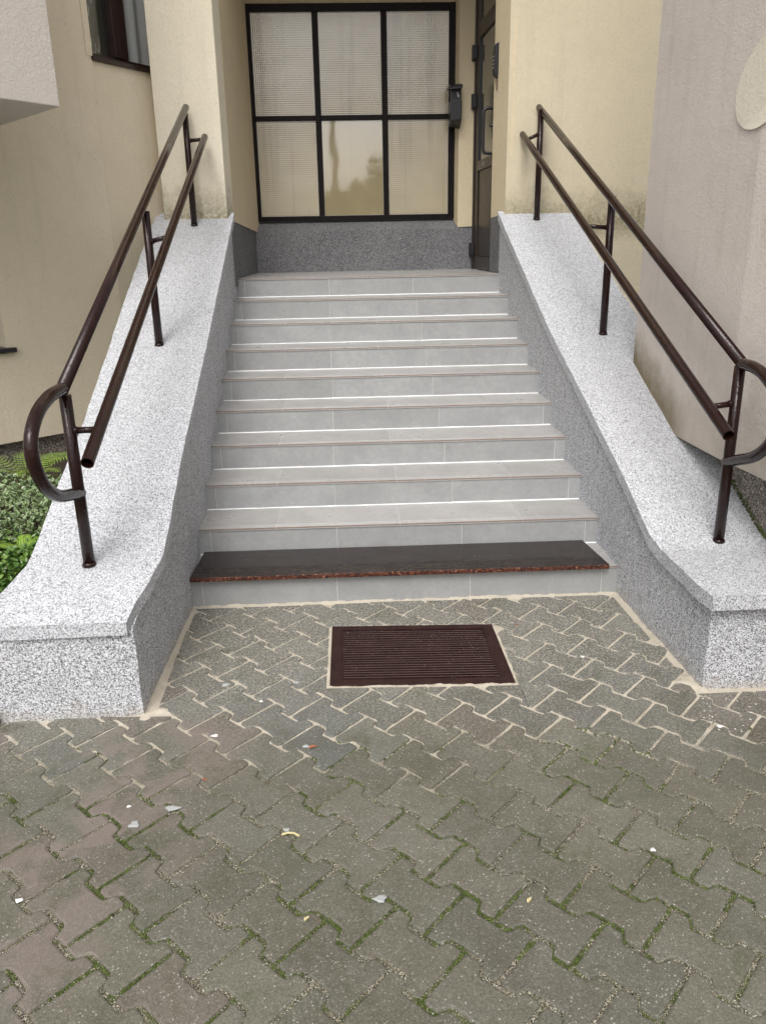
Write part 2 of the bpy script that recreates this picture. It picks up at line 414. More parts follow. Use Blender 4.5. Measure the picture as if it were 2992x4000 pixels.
def smooth_tube(name, pts, r, mat, parent, inner=None, n=18, r2=None):
    o = obj(name, tube(pts, r, n, inner, r2), mat, parent)
    me = o.data
    me.polygons.foreach_set('use_smooth', [len(p.vertices) == 4 and not (inner and False) for p in me.polygons])
    if inner:
        md = o.modifiers.new('edge', 'EDGE_SPLIT'); md.split_angle = R(50)
    return o
def catmull(P, k=6):
    P = [Vector(p) for p in P]; out = []
    for i in range(len(P) - 1):
        p0 = P[max(i - 1, 0)]; p1 = P[i]; p2 = P[i + 1]; p3 = P[min(i + 2, len(P) - 1)]
        for j in range(k):
            t = j / k
            out.append(.5 * ((2 * p1) + (p2 - p0) * t + (2 * p0 - 5 * p1 + 4 * p2 - p3) * t * t + (3 * p1 - p0 - 3 * p2 + p3) * t ** 3))
    out.append(P[-1]); return out
def nz(x, y, z=0.0, s=1.0): return mnoise.noise(Vector((x * s, y * s, z * s)))
def interp(x, tab):
    return float(np.interp(x, [a for a, b in tab], [b for a, b in tab]))

# ------------------------------------------------------------------ dimensions found from the photograph
RISE, TREAD = .13, .2954
def xl(y): return -.802 - .018 * y
def xr(y): return 1.111 - .0325 * y
HL = [(-1.0, .335), (-.9, .363), (-.65, .452), (-.55, .478), (-.44, .515), (-.34, .56), (-.03, .695), (.41, .86), (.965, 1.075), (1.89, 1.455), (2.49, 1.70), (2.6, 1.745), (4, 2.3)]
HR = [(-3, .385), (-.46, .388), (-.345, .422), (-.06, .545), (.56, .79), (1.25, 1.05), (2.69, 1.703), (4, 2.3)]

# ------------------------------------------------------------------ ground, pavement
g = box(-600, 600, -1500, 700, -1.2, -.06)
struct(obj('ground', g, M['far'])).location = (0, 0, 0)

AN = R(-43.5); va = np.array([math.cos(AN), math.sin(AN)]); ub = np.array([-va[1], va[0]])
VA = (math.cos(AN), math.sin(AN)); UB = (-VA[1], VA[0])
P_, Q_, A0, B0 = .205, .142, 1.3286, -.9358
def half(a):
    a = abs(a)
    return .0865 if a > .0620 else (.0555 if a < .0405 else .0555 + .031 * (a - .0405) / .0215)
# joints: distance-like field, > 0 inside a paver
def in_paver(x, y):
    a = x * VA[0] + y * VA[1]; b = x * UB[0] + y * UB[1]
    row = round((b - B0) / Q_)
    for rr in (row - 1, row, row + 1):
        aa = (a - A0 - P_ / 2 - P_ * .5 * rr) / P_; da = (aa - round(aa)) * P_; db = b - B0 - rr * Q_
        if abs(da) < P_ / 2 - .0052 and abs(db) < half(da) - .0052: return True
    return False
GR = [(-.175, -.255), (.497, -.286), (.504, -.759), (-.176, -.733)]      # frame of the grate on the ground
WL = [(-.802, .0), (-.812, -.55), (-.816, -.878)]
def wall_l(y): return float(np.interp(y, [-.878, -.55, 0], [-.818, -.812, -.802]))
def wall_r(y): return float(np.interp(y, [-.841, 0], [1.160, 1.115]))

def clip(poly, p, nrm):
    """keep the side where (q-p).n >= 0"""
    out = []
    for i in range(len(poly)):
        a = np.array(poly[i]); b = np.array(poly[(i + 1) % len(poly)])
        da = (a - p) @ nrm; db = (b - p) @ nrm
        if da >= 0: out.append(tuple(a))
        if (da >= 0) != (db >= 0): out.append(tuple(a + (b - a) * da / (da - db)))
    return out
def area(poly): return .5 * abs(sum(poly[i][0] * poly[(i + 1) % len(poly)][1] - poly[(i + 1) % len(poly)][0] * poly[i][1] for i in range(len(poly)))) if len(poly) > 2 else 0

def paver_outline(j=0):
    g_ = .0047
    pts = []
    pr_ = [(-.1025, .0860), (-.0680, .0865), (-.0585, .0840), (-.0465, .0590), (-.039, .0555), (.039, .0555), (.0465, .0590), (.0585, .0840), (.0680, .0865), (.1025, .0860)]
    for a, w_ in pr_:
        a2 = a * (1 - g_ / .1025)
        pts.append((a2, w_ - g_ * 1.15))
    c = [(a, w_) for a, w_ in pts] + [(a, -w_) for a, w_ in reversed(pts)]
    # knock the sharp corners off
    out = []
    for a, w_ in c:
        if abs(a) > .095:
            sa, sw = math.copysign(1, a), math.copysign(1, w_)
            p1 = (a, w_ - sw * .006); p2 = (a - sa * .006, w_)
            first, second = (p1, p2) if (sa * sw > 0) == False else (p2, p1)
            out += [p2, p1] if sa > 0 and sw > 0 or sa < 0 and sw < 0 else [p1, p2]
        else: out.append((a, w_))
    return out[::-1]
def inset(poly, d):
    n = len(poly); out = []
    s = sum(poly[i][0] * poly[(i + 1) % n][1] - poly[(i + 1) % n][0] * poly[i][1] for i in range(n))
    sg = 1 if s > 0 else -1
    for i in range(n):
        p0, p1, p2 = np.array(poly[i - 1]), np.array(poly[i]), np.array(poly[(i + 1) % n])
        e1 = p1 - p0; e2 = p2 - p1; e1 = e1 / (np.hypot(*e1) + 1e-9); e2 = e2 / (np.hypot(*e2) + 1e-9)
        n1 = np.array([-e1[1], e1[0]]) * sg; n2 = np.array([-e2[1], e2[0]]) * sg
        m_ = n1 + n2; l = m_ @ m_
        out.append(tuple(p1 + m_ * (2 * d / l if l > .5 else d)))
    return out
def paver_geo(poly, rr=None, th=.045, ch=.0060):
    rr = rr or rnd
    n = len(poly)
    s = sum(poly[i][0] * poly[(i + 1) % n][1] - poly[(i + 1) % n][0] * poly[i][1] for i in range(n))
    if s < 0: poly = poly[::-1]
    jit = lambda q, k_: (q[0] + rr.uniform(-k_, k_), q[1] + rr.uniform(-k_, k_))
    poly = [jit(q, .0009) for q in poly]
    ins = inset(poly, ch); ins = [jit(q, .0007) for q in ins]; mid = inset(poly, ch * .3)
    v = [(x, y, -th) for x, y in poly] + [(x, y, -.0055) for x, y in poly] + [(x, y, -.0016) for x, y in mid] + [(x, y, rr.uniform(-.0004, .0002)) for x, y in ins]
    f = []
    for k_ in range(3):
        f += [(k_ * n + i, k_ * n + (i + 1) % n, (k_ + 1) * n + (i + 1) % n, (k_ + 1) * n + i) for i in range(n)]
    f.append(tuple(range(3 * n, 4 * n)))
    return v, f
OUT = paver_outline()
full_meshes = []
for i in range(8):
    me = bpy.data.meshes.new('paver'); gg = paver_geo(OUT, random.Random(i)); me.from_pydata(gg[0], [], gg[1]); me.materials.append(M['paver']); me.update(); full_meshes.append(me)

# bedding sheet with real relief: sand banked against the walls, lower grit further out
def seg_d(x, y, a, b):
    a = np.array(a); b = np.array(b); ab = b - a
    t = np.clip(((x - a[0]) * ab[0] + (y - a[1]) * ab[1]) / (ab @ ab), 0, 1)
    return np.hypot(x - a[0] - t * ab[0], y - a[1] - t * ab[1])
def grid(name, x0, x1, y0, y1, st, zf, mat, parent=None):
    xs = np.arange(x0, x1 + st * .5, st); ys = np.arange(y0, y1 + st * .5, st)
    X, Y = np.meshgrid(xs, ys); Z = zf(X, Y)
    nx_, ny_ = len(xs), len(ys)
    V_ = np.stack([X.ravel(), Y.ravel(), Z.ravel()], 1)
    I = np.arange(nx_ * ny_).reshape(ny_, nx_)
    F_ = np.stack([I[:-1, :-1].ravel(), I[:-1, 1:].ravel(), I[1:, 1:].ravel(), I[1:, :-1].ravel()], 1)
    return obj(name, (V_, F_.tolist()), mat, parent, smooth=True)
rs = np.random.RandomState(5)
_VN = {}
def vnoise(X, Y, s, seed=0):
    """cheap smooth value noise"""
    if seed not in _VN: _VN[seed] = np.random.RandomState(seed).rand(256, 256)
    r_ = _VN[seed]
    x = X * s + 40.3; y = Y * s + 71.7
    xi = np.floor(x).astype(int); yi = np.floor(y).astype(int); fx = x - xi; fy = y - yi
    fx = fx * fx * (3 - 2 * fx); fy = fy * fy * (3 - 2 * fy)
    g_ = lambda a, b: r_[a % 256, b % 256]
    return (g_(xi, yi) * (1 - fx) + g_(xi + 1, yi) * fx) * (1 - fy) + (g_(xi, yi + 1) * (1 - fx) + g_(xi + 1, yi + 1) * fx) * fy
def bedz(X, Y):
    n1 = vnoise(X, Y, 9, 1); n2 = vnoise(X, Y, 35, 2); n3 = vnoise(X, Y, 110, 3)
    near = np.clip((Y + 1.25 + (n1 - .5) * .3) / .35, 0, 1)
    z = (-.0092 + .004 * n2 + .0030 * n3) * (1 - near) + (-.0076 + .0035 * n2 + .0018 * n3) * near
    d = np.minimum(seg_d(X, Y, (-.81, 0), (-.816, -.86)), seg_d(X, Y, (1.115, 0), (1.165, -.86)))
    d = np.where(Y < -.885, d + .02, d)
    d = np.minimum(d, np.abs(Y) * 1.3 + np.where((X < -.82) | (X > 1.13), 1, 0))
    bank = .0030 - d * .34 + (n1 - .5) * .004 + (n2 - .5) * .008 + (n3 - .5) * .005
    bank = np.minimum(bank, .0045 + .004 * (n2 - .5))
    corner = .010 - np.minimum(np.hypot(X + .795, Y + .87), np.hypot(X - 1.13, Y + .80)) * .20 + (n2 - .5) * .012 + (n1 - .5) * .008
    dg = np.full_like(X, 9.)
    for i in range(4): dg = np.minimum(dg, seg_d(X, Y, GR[i], GR[(i + 1) % 4]))
    gb = .0018 - dg * .34 + (n2 - .5) * .006 + (n3 - .5) * .003
    ing = (X > -.17) & (X < .5) & (Y < -.262) & (Y > -.75)
    z = np.maximum.reduce([z, np.where(ing, -1, bank), np.where(ing, -1, np.minimum(corner, .0055)), np.where(ing & (dg > .012), -1, gb)])
    z = np.where(ing & (dg > .02), -.05, z)
    return z
pavement = struct(grid('pavement', -1.95, 2.05, -2.75, .02, .0075, bedz, M['bed']))
outer = struct(obj('paving_edge', join(box(-2.6, 2.7, -3.9, -2.75, -.05, -.008), box(2.05, 2.7, -2.75, 0, -.05, -.008)), M['bed']))

cnt = 0
rp = random.Random(3)
def tint(x, y):
    k_ = min(1, max(0, (y + 1.18 + .25 * nz(x, y, 0, 2.0)) / .35))
    far = np.array((.205, .198, .158)); near_ = np.array((.215, .220, .206))
    c = far * (1 - k_) + near_ * k_
    if (x < -.45 and y < -.86 and rp.random() < .2) or (x > 1.15 and y < -.8) or rp.random() < .03:
        c = c * .6 + np.array((.205, .168, .148)) * .4
    c = c * rp.uniform(.88, 1.12) + np.array([rp.uniform(-.004, .004), 0, rp.uniform(-.004, .004)])
    c = c * .84
    return (*c, 1)
for row in range(-16, 13):
    for i in range(-20, 20):
        ac = A0 + P_ / 2 + P_ * .5 * row + P_ * i; bc = B0 + Q_ * row
        cx, cy = ac * va + bc * ub
        if not (-1.78 < cx < 1.85 and -2.55 < cy < .14): continue
        if cx < -1.40 and cy > -.93: continue
        if cy > -.75 and (cx < -.93 or cx > 1.26): continue
        poly = [tuple(np.array((cx, cy)) + a * va + b * ub) for a, b in OUT]
        pieces = [poly]
        xs_ = [p[0] for p in poly]; ys_ = [p[1] for p in poly]
        # stairs
        if max(ys_) > -.02:
            pieces = [clip(p, np.array([0, -.016 - .012 * rp.random()]), np.array([0, -1.])) for p in pieces]
        # pier fronts and inner faces
        def outside(p_):
            res = []
            for q in p_:
                if not q: continue
                if min(a[0] for a in q) < -.78 and max(a[1] for a in q) > -.93:
                    lo = clip(q, np.array([-.82, -.884 - .004 * rp.random()]), np.array([-.045, -1.])); hi = clip(q, np.array([-.82, -.884]), np.array([.045, 1.]))
                    hi = clip(hi, np.array([-.788 + rp.uniform(0, .012), -.45]), np.array([1., .01]))
                    if area(hi) > .0004 and area(lo) > .0004 and area(clip(q, np.array([-.79, -.45]), np.array([1., 0.]))) > .93 * area(q): res.append(q)
                    else: res += [lo, hi]
                elif max(a[0] for a in q) > 1.08 and max(a[1] for a in q) > -.86:
                    lo = clip(q, np.array([1.16, -.872]), np.array([0, -1.])); hi = clip(q, np.array([1.16, -.872]), np.array([0, 1.]))
                    hi = clip(hi, np.array([1.115 - rp.uniform(0, .012), -.45]), np.array([-1., -.045]))
                    if area(hi) > .0004 and area(clip(q, np.array([1.13, -.45]), np.array([-1., -.045]))) > .93 * area(q): res.append(q)
                    else: res += [lo, hi]
                else: res.append(q)
            return res
        pieces = outside(pieces)
        # grate
        gx0, gx1, gy0, gy1 = -.188, .515, -.772, -.250
        if min(xs_) < gx1 and max(xs_) > gx0 and min(ys_) < gy1 and max(ys_) > gy0:
            new = []
            for q in pieces:
                L_ = np.array([GR[3], GR[0], GR[1], GR[2]])
                rest = q
                for a, b in ((GR[0], GR[1]), (GR[1], GR[2]), (GR[2], GR[3]), (GR[3], GR[0])):
                    a = np.array(a); b = np.array(b); e = b - a; n_ = np.array([-e[1], e[0]]); n_ = n_ / np.hypot(*n_)   # outwards
                    if n_ @ (np.array((.16, -.5)) - a) > 0: n_ = -n_
                    if not rest: break
                    new.append(clip(rest, a + n_ * .012, n_)); rest = clip(rest, a + n_ * .012, -n_)
            pieces = new
        for q in pieces:
            if not q or area(q) < .0009: continue
            is_full = len(pieces) == 1 and area(q) > .98 * area(poly)
            if is_full:
                o = bpy.data.objects.new('paver', full_meshes[rp.randrange(8)])
                o.location = (cx, cy, 0)
                o.rotation_euler = (rp.uniform(-.008, .008), rp.uniform(-.008, .008), AN + rp.uniform(-.012, .012) + (math.pi if rp.random() < .5 else 0))
            else:
                mx_, my_ = np.mean([a[0] for a in q]), np.mean([a[1] for a in q])
                # drop duplicate points
                q2 = [q[i2] for i2 in range(len(q)) if np.hypot(q[i2][0] - q[i2 - 1][0], q[i2][1] - q[i2 - 1][1]) > .0035]
                if len(q2) < 3: continue
                th_min = area(q2) / max(1e-6, max(max(a[0] for a in q2) - min(a[0] for a in q2), max(a[1] for a in q2) - min(a[1] for a in q2)))
                if th_min < .012: continue
                me = bpy.data.meshes.new('paver'); gg = paver_geo([(a[0] - mx_, a[1] - my_) for a in q2], rp, ch=.0028); me.from_pydata(gg[0], [], gg[1]); me.materials.append(M['paver'])
                o = bpy.data.objects.new('paver', me); o.location = (mx_, my_, 0)
            near_k = min(1, max(0, (cy + 1.1) / .3)); o.location.z = rp.uniform(-.0015, .0012) * (1 - .6 * near_k) + .003 * nz(cx, cy, 5, 1.3) * (1 - near_k) + .0008 * near_k
            col.objects.link(o); o.color = tint(cx, cy); o.parent = pavement; cnt += 1
print('pavers', cnt)

# grit and moss in the joints
def lumps(name, pts, smin, smax, mats, flat=.7, parent=None):
    V_, F_, fm = [], [], []
    base_v = [(1, 0, 0), (-1, 0, 0), (0, 1, 0), (0, -1, 0), (0, 0, 1), (0, 0, -1)]
    base_f = [(0, 2, 4), (2, 1, 4), (1, 3, 4), (3, 0, 4), (2, 0, 5), (1, 2, 5), (3, 1, 5), (0, 3, 5)]
    for x, y, z in pts:
        s_ = rp.uniform(smin, smax); o_ = len(V_); a = rp.uniform(0, 6.28); ca, sa = math.cos(a), math.sin(a)
        mi = rp.choices(range(len(mats)), [5, 4, .8][:len(mats)])[0]
        ex = rp.uniform(.7, 1.4)
        for vx, vy, vz in base_v:
            vx, vy = vx * s_ * ex * rp.uniform(.7, 1.1), vy * s_ * rp.uniform(.7, 1.1)
            V_.append((x + vx * ca - vy * sa, y + vx * sa + vy * ca, z + vz * s_ * flat))
        F_ += [tuple(i_ + o_ for i_ in f) for f in base_f]; fm += [mi] * 8
    return stuff(obj(name, (V_, F_, fm), mats, parent))
gp, mp = [], []
tries = 0
while len(gp) < 26000 and tries < 400000:
    tries += 1
    x = rp.uniform(-1.5, 1.5); y = rp.uniform(-2.35, -.95)
    if rp.random() > .35 + .65 * min(1, (-y - .95) / .5): continue
    if in_paver(x, y):
        if rp.random() > .0022: continue
        z = .0005
    else:
        z = -.0068 + .004 * rp.random()
        mossy = .5 + .62 * nz(x, y, 8, 3.6) + .34 * nz(x, y, 3, 12)
        if y < -1.05 and mossy > .60 and len(mp) < 9000:
            mp.append((x, y, -.0062 + .005 * rp.random())); 
            if rp.random() < .8: continue
    if x < -.82 and y > -.93: continue
    gp.append((x, y, z))
lumps('joint_grit', gp, .0008, .0021, [M['grit_tan'], M['grit_dark'], M['grit_white']], parent=pavement)
lumps('joint_moss', mp, .0018, .0042, [M['moss']], .8, parent=pavement)
# spilt sand grains on the near pavers and grate
sp_ = []
for i in range(5200):
    x = rp.uniform(-.80, 1.15); y = -abs(rp.gauss(0, .55)) - .02
    if y < -1.3: continue
    if rp.random() < .35: x = rp.uniform(-.2, .52); y = rp.uniform(-.78, -.72) + rp.gauss(0, .01)
    sp_.append((x, y, .0015))
lumps('spilt_sand', sp_, .0006, .0016, [M['grit_tan'], M['grit_tan'], M['grit_white']], parent=pavement)

# ------------------------------------------------------------------ scraper grate
gt = thing('scraper_grate', 'dark brown ribbed boot scraper grate set in the paving before the steps', 'grate', (.163, -.51, 0))
gc = np.array(GR).mean(0)
def gpt(u, v):      # u along x 0..1, v from back 0 to front 1
    a = np.array(GR[0]) * (1 - u) + np.array(GR[1]) * u; b = np.array(GR[3]) * (1 - u) + np.array(GR[2]) * u
    return a * (1 - v) + b * v
fw, fv = .058, .075
def quadprism(c4, z0, z1): return prism([tuple(p) for p in c4], z0, z1)
for (u0, u1, v0, v1) in ((0, 1, 0, .065), (0, 1, .915, 1), (0, .062, .0655, .9145), (.938, 1, .0655, .9145)):
    obj('frame_bar', quadprism([gpt(u0, v0), gpt(u0, v1), gpt(u1, v1), gpt(u1, v0)], -.03, .0042), M['grate'], gt, bevel=.0015)
nb = 21
for i in range(nb):
    v = .085 + (.90 - .085) * (i + .5) / nb
    a, b = gpt(.072, v), gpt(.928, v); dz = rp.uniform(-.0008, .0008)
    hw = .0031; d_ = np.array([0, hw])
    V_ = [(a[0], a[1] - hw, -.028), (b[0], b[1] - hw, -.028), (b[0], b[1] + hw, -.028), (a[0], a[1] + hw, -.028),
          (a[0], a[1] - hw * .45, .0015 + dz), (b[0], b[1] - hw * .45, .0015 + dz), (b[0], b[1] + hw * .45, .0015 + dz), (a[0], a[1] + hw * .45, .0015 + dz)]
    obj('scraper_bar', (V_, box(0, 1, 0, 1, 0, 1)[1], [0, 1, 0, 0, 0, 0]), [M['grate'], M['grate_top']], gt)
for u in (.066, .934):
    a, b = gpt(u - .006, .07), gpt(u + .002, .91)
    obj('end_bar', quadprism([gpt(u - .005, .075), gpt(u - .005, .905), gpt(u + .005, .905), gpt(u + .005, .075)], -.028, .0022), M['grate'], gt)
obj('tray', quadprism([gpt(.06, .06), gpt(.06, .92), gpt(.94, .92), gpt(.94, .06)], -.046, -.040), M['grate'], gt)

# ------------------------------------------------------------------ staircase
st = thing('staircase', 'ten grey stoneware tiled steps rising between the two sloping side walls', 'stairs', (.15, 1.3, 0))
core = []
for k in range(1, 11):
    y0 = (k - 1) * TREAD + .0018; y1 = 3.74 if k == 10 else k * TREAD + .0018
    core.append(box(xl(y0) - .03, xr(y0) + .03, y0, y1, -.05, k * RISE - .0014))
obj('step_core', join(*core), M['grout'], st)
def profile_x(prof, x0, x1, mats_idx):
    n = len(prof)
    v = [(x0, y, z) for y, z in prof] + [(x1, y, z) for y, z in prof]
    f = [tuple(range(n)), tuple(range(2 * n - 1, n - 1, -1))] + [(i + n, (i + 1) % n + n, (i + 1) % n, i) for i in range(n)]
    return v, f, [0, 0] + mats_idx
for k in range(1, 11):
    y = (k - 1) * TREAD; x0 = xl(y); x1 = xr(y) ; zb = (k - 1) * RISE; zt = k * RISE
    rk = random.Random(k)
    jx = [x0 - .015, x0 + .050 + rk.uniform(-.004, .004)]
    while jx[-1] + .600 < x1 - .04: jx.append(jx[-1] + .600 + rk.uniform(-.001, .001))
    if len(jx) > 4 and False: pass
    jx.append(x1 + .015)
    for a, b in zip(jx[:-1], jx[1:]):
        dy = rk.uniform(-.0007, .0007)
        obj('riser_tile', box(a + .0011, b - .0011, y + dy, y + .009, zb + (.0005 if k > 1 else -.02), zt - .0115), M['riser'], st, bevel=.0009, seg=1)
    # tread tiles with anti-slip grooves behind a rounded brown lip
    yb = y + TREAD - .0005 if k < 10 else y + .30
    yf = y - .0040
    prof, mi = [], []
    def add(p, m_=0): prof.append(p); mi.append(m_)
    add((yb, zt - .0105)); add((yb, zt))
    for q in (5, 4, 3, 2, 1):
        gy = yf + .0085 * q + .003
        add((gy + .0016, zt)); add((gy + .0010, zt - .0014), 1); add((gy - .0010, zt - .0014)); add((gy - .0016, zt))
    add((yf + .003, zt), 1); add((yf + .001, zt - .001), 1); add((yf, zt - .0055), 0); add((yf, zt - .0105), 0)
    txs = [x0 - .015, x0 + .365 + rk.uniform(-.008, .008), x0 + .955 + rk.uniform(-.01, .01), x0 + 1.545, x1 + .015]
    for a, b in zip(txs[:-1], txs[1:]):
        if b - a < .03: continue
        dz = rk.uniform(-.0005, .0005)
        o = obj('tread_tile', profile_x([(py, pz + dz) for py, pz in prof], a + .001, b - .001, mi), [M['tread'], M['tile_edge']], st)
    # white sealant where the riser meets the tread below
    if k >= 3 or k == 2:
        V_, F_ = [], []
        N_ = 40
        for i in range(N_ + 1):
            x = x0 + (x1 - x0) * i / N_; h_ = .0052 + .0016 * nz(x * 9, k, 0); d_ = .0062 + .002 * nz(x * 7, k + 9, 0)
            V_ += [(x, y + .001, zb + h_), (x, y - d_ * .35, zb + h_ * .55), (x, y - d_, zb + .0004), (x, y + .001, zb + .0002)]
        for i in range(N_):
            for j in range(3): F_.append((i * 4 + j, i * 4 + j + 1, i * 4 + 4 + j + 1, i * 4 + 4 + j))
        obj('sealant_line', (V_, F_), M['caulk'], st, smooth=True)
# landing tiles behind the first row
for (ya, yb_) in ((9 * TREAD + .302, 9 * TREAD + .602), (9 * TREAD + .604, 9 * TREAD + .904), (9 * TREAD + .906, 3.74)):
    xs_ = [-.90, -.55, .05, .65, 1.12]
    for a, b in zip(xs_[:-1], xs_[1:]):
        obj('landing_tile', box(a + .001, b - .001, ya, yb_, 1.2895, 1.30), M['tread'], st, bevel=.0008, seg=1)

cb = []
for k in range(1, 10):
    for i in range(34):
        y = k * TREAD - abs(rp.gauss(0, .03)) - .006
        if y > (k - 1) * TREAD + .02: cb.append((rp.uniform(xl(y) + .01, xr(y) - .01), y, k * RISE + .0006))
lumps('tread_crumbs', cb, .0008, .0021, [M['grit_tan'], M['grit_dark'], M['grit_white']], parent=st)

# brown board lying on the lowest step
bx0, bx1 = xl(0) + .004, xr(0) - .045
V_, F_, fm = [], [], []
NB = 60
for i in range(NB + 1):
    t = i / NB; x = bx0 + (bx1 - bx0) * t; e = .0016 * nz(x * 14, 0, 3); yf = -.033 + e
    xb = bx0 + .012 + (bx1 - .035 - bx0 - .012) * t
    zt = .1505 + .0008 * nz(x * 3, 1, 1)
    V_ += [(x, yf, .1310), (x, yf - .0008, .1395), (x, yf, .1490), (x, yf + .0015, zt), (xb, .283, zt), (xb, .283, .1310)]
for i in range(NB):
    for j, m_ in ((0, 1), (1, 1), (2, 1), (3, 0), (4, 1), (5, 1)):
        j2 = (j + 1) % 6; F_.append((i * 6 + j, i * 6 + 6 + j, i * 6 + 6 + j2, i * 6 + j2)); fm.append(m_)
F_ += [tuple(range(5, -1, -1)), tuple(NB * 6 + j for j in range(6))]; fm += [1, 1]
bo = obj('wooden_board', (V_, F_, fm), [M['board'], M['board_edge']], loc=(.13, .12, .131))
tag(bo, 'wet dark brown board with reddish chipped edge lying on the lowest step', 'board')

# ------------------------------------------------------------------ side walls (cheeks) with copings
def cheek(name, label, H, body_in, body_out, cop_in, cop_out, y0, y1, cy0, front_body, front_cop, sgn, lip, loc):
    t = thing(name, label, 'wall', loc)
    # body
    ys = list(np.arange(y0, y1, .05)) + [y1]
    V_, F_ = [], []
    m_ = 7
    for iy, y in enumerate(ys):
        zt = interp(y, H) - lip + .002
        a, b = body_in(y), body_out(y)
        for j in range(m_):
            z = -.05 + (zt + .05) * j / (m_ - 1)
            V_.append((a + .0028 * nz(y, z, 1, 7) + .0015 * nz(y, z, 2, 26), y + (front_body(a) - y if iy == 0 else 0), z))
        for j in range(m_):
            z = zt - (zt + .05) * j / (m_ - 1)
            V_.append((b + .003 * nz(y, z, 3, 6), y + (front_body(b) - y if iy == 0 else 0), z))
    n = 2 * m_
    for i in range(len(ys) - 1):
        for j in range(n):
            j2 = (j + 1) % n; F_.append((i * n + j, i * n + j2, (i + 1) * n + j2, (i + 1) * n + j))
    F_.append(tuple(range(n))); F_.append(tuple((len(ys) - 1) * n + j for j in range(n - 1, -1, -1)))
    # front face is divided so it keeps a hand-worked unevenness
    if sgn < 0: F_ = [f[::-1] for f in F_]
    obj('wall_body', (V_, F_), M['cheek'], t, smooth=False)
    # coping slab
    ys = list(np.arange(cy0, y1, .028)) + [y1]
    V_, F_ = [], []; m_ = 14
    for iy, y in enumerate(ys):
        a, b = cop_in(y), cop_out(y)
        a += sgn * (.0026 * nz(y, 0, 5, 12) + .0015 * nz(y, 0, 6, 40)); b += sgn * .004 * nz(y, 4, 5, 9)
        ring = []
        zt0 = interp(y, H)
        for j in range(m_ + 1):
            u = j / m_; x = a + (b - a) * u
            yy_ = y + (front_cop(x) + .0022 * nz(x, 0, 9, 16) - y if iy == 0 else 0)
            edge = min(u, 1 - u); e2 = (.0035 if edge == 0 else (.0008 if edge < .08 else 0)) + (.003 if iy == 0 else (.0005 if iy == 1 else 0))
            ring.append((x + (sgn * 0.0), yy_, zt0 - e2 + .0030 * nz(x, y, 7, 9) + .0015 * nz(x, y, 8, 30)))
        low = []
        for j in (m_, 0):
            x = a + (b - a) * (j / m_); yy_ = y + (front_cop(x) + .0022 * nz(x, 0, 9, 16) - y if iy == 0 else 0)
            low.append((x, yy_, zt0 - lip + .003 * nz(y, j, 11, 11)))
        V_ += ring + low
    n = m_ + 3
    for i in range(len(ys) - 1):
        for j in range(n):
            j2 = (j + 1) % n; F_.append((i * n + j, (i + 1) * n + j, (i + 1) * n + j2, i * n + j2))
    F_.append(tuple(range(n - 1, -1, -1))); F_.append(tuple((len(ys) - 1) * n + j for j in range(n)))
    if sgn > 0: F_ = [f[::-1] for f in F_]
    o = obj('coping', (V_, F_), M['coping'], t, smooth=True)
    md = o.modifiers.new('split', 'EDGE_SPLIT'); md.split_angle = R(40)
    return t
cin_l = lambda y: float(np.interp(y, [-.90, -.80, -.714, -.574, -.444, 0, 2.6], [-.834, -.817, -.792, -.769, -.772, -.785, -.829]))
cout_l = lambda y: float(np.interp(y, [-.9, -.744, -.688, -.604, -.5, -.18, 0, .13, .71, 1.32, 1.96, 2.6], [-1.335, -1.292, -1.270, -1.247, -1.251, -1.255, -1.255, -1.256, -1.287, -1.318, -1.341, -1.356]))
bin_l = lambda y: float(np.interp(y, [-.878, -.55, 0, 3.0], [-.818, -.812, -.802, -.856]))
bout_l = lambda y: cout_l(y) + .03
lw = cheek('side_wall', 'sloping side wall with white stone-chip coping left of the steps', HL, bin_l, bout_l, cin_l, cout_l, -.878, 2.60, -.885,
           lambda x: -.868 + (x + .818) * .045, lambda x: -.888 + (x + .834) * .022, +1, .052, (-1.05, .8, 0))
cin_r = lambda y: float(np.interp(y, [-.89, -.80, -.65, -.485, -.345, -.06, .56, 1.25, 2.69], [1.140, 1.126, 1.124, 1.122, 1.106, 1.102, 1.082, 1.059, 1.012]))
cout_r = lambda y: float(np.interp(y, [-.9, .05, .71, 1.4, 1.97, 2.69], [1.563, 1.562, 1.58, 1.597, 1.562, 1.536]))
bin_r = lambda y: float(np.interp(y, [-.841, 0, 3.0], [1.160, 1.115, 1.017]))
bout_r = lambda y: cout_r(y) - .012
rw = cheek('side_wall', 'sloping side wall with white stone-chip coping right of the steps', HR, bin_r, bout_r, cin_r, cout_r, -.841, 2.74, -.885,
           lambda x: -.841, lambda x: -.886, -1, .058, (1.33, .8, 0))

# ------------------------------------------------------------------ building
bd = thing('apartment_building', 'cream and mauve rendered apartment building around the stair entrance', 'building', (0, 3.5, 0))
ZT = 5.8
# left pillar, seen from the front above the coping
obj('pillar', prism([(-1.282, 2.490), (-.862, 2.492), (-.840, 2.640), (-1.28, 2.66)], 1.655, ZT), M['cream'], bd, bevel=.006)
# porch: left wall (cream over recessed chip-render plinth)
obj('porch_wall', prism([(-.8395, 2.642), (-.800, 3.720), (-.787, 3.842), (-1.05, 3.86), (-1.05, 2.642)], [1.684, 1.624, 1.70, 1.70, 1.684], 3.60), M['cream_plain'], bd)
obj('porch_plinth', prism([(-.848, 2.50), (-.812, 3.735), (-1.0, 3.74), (-1.0, 2.50)], 1.25, [1.70, 1.64, 1.64, 1.70]), M['plinth'], bd)
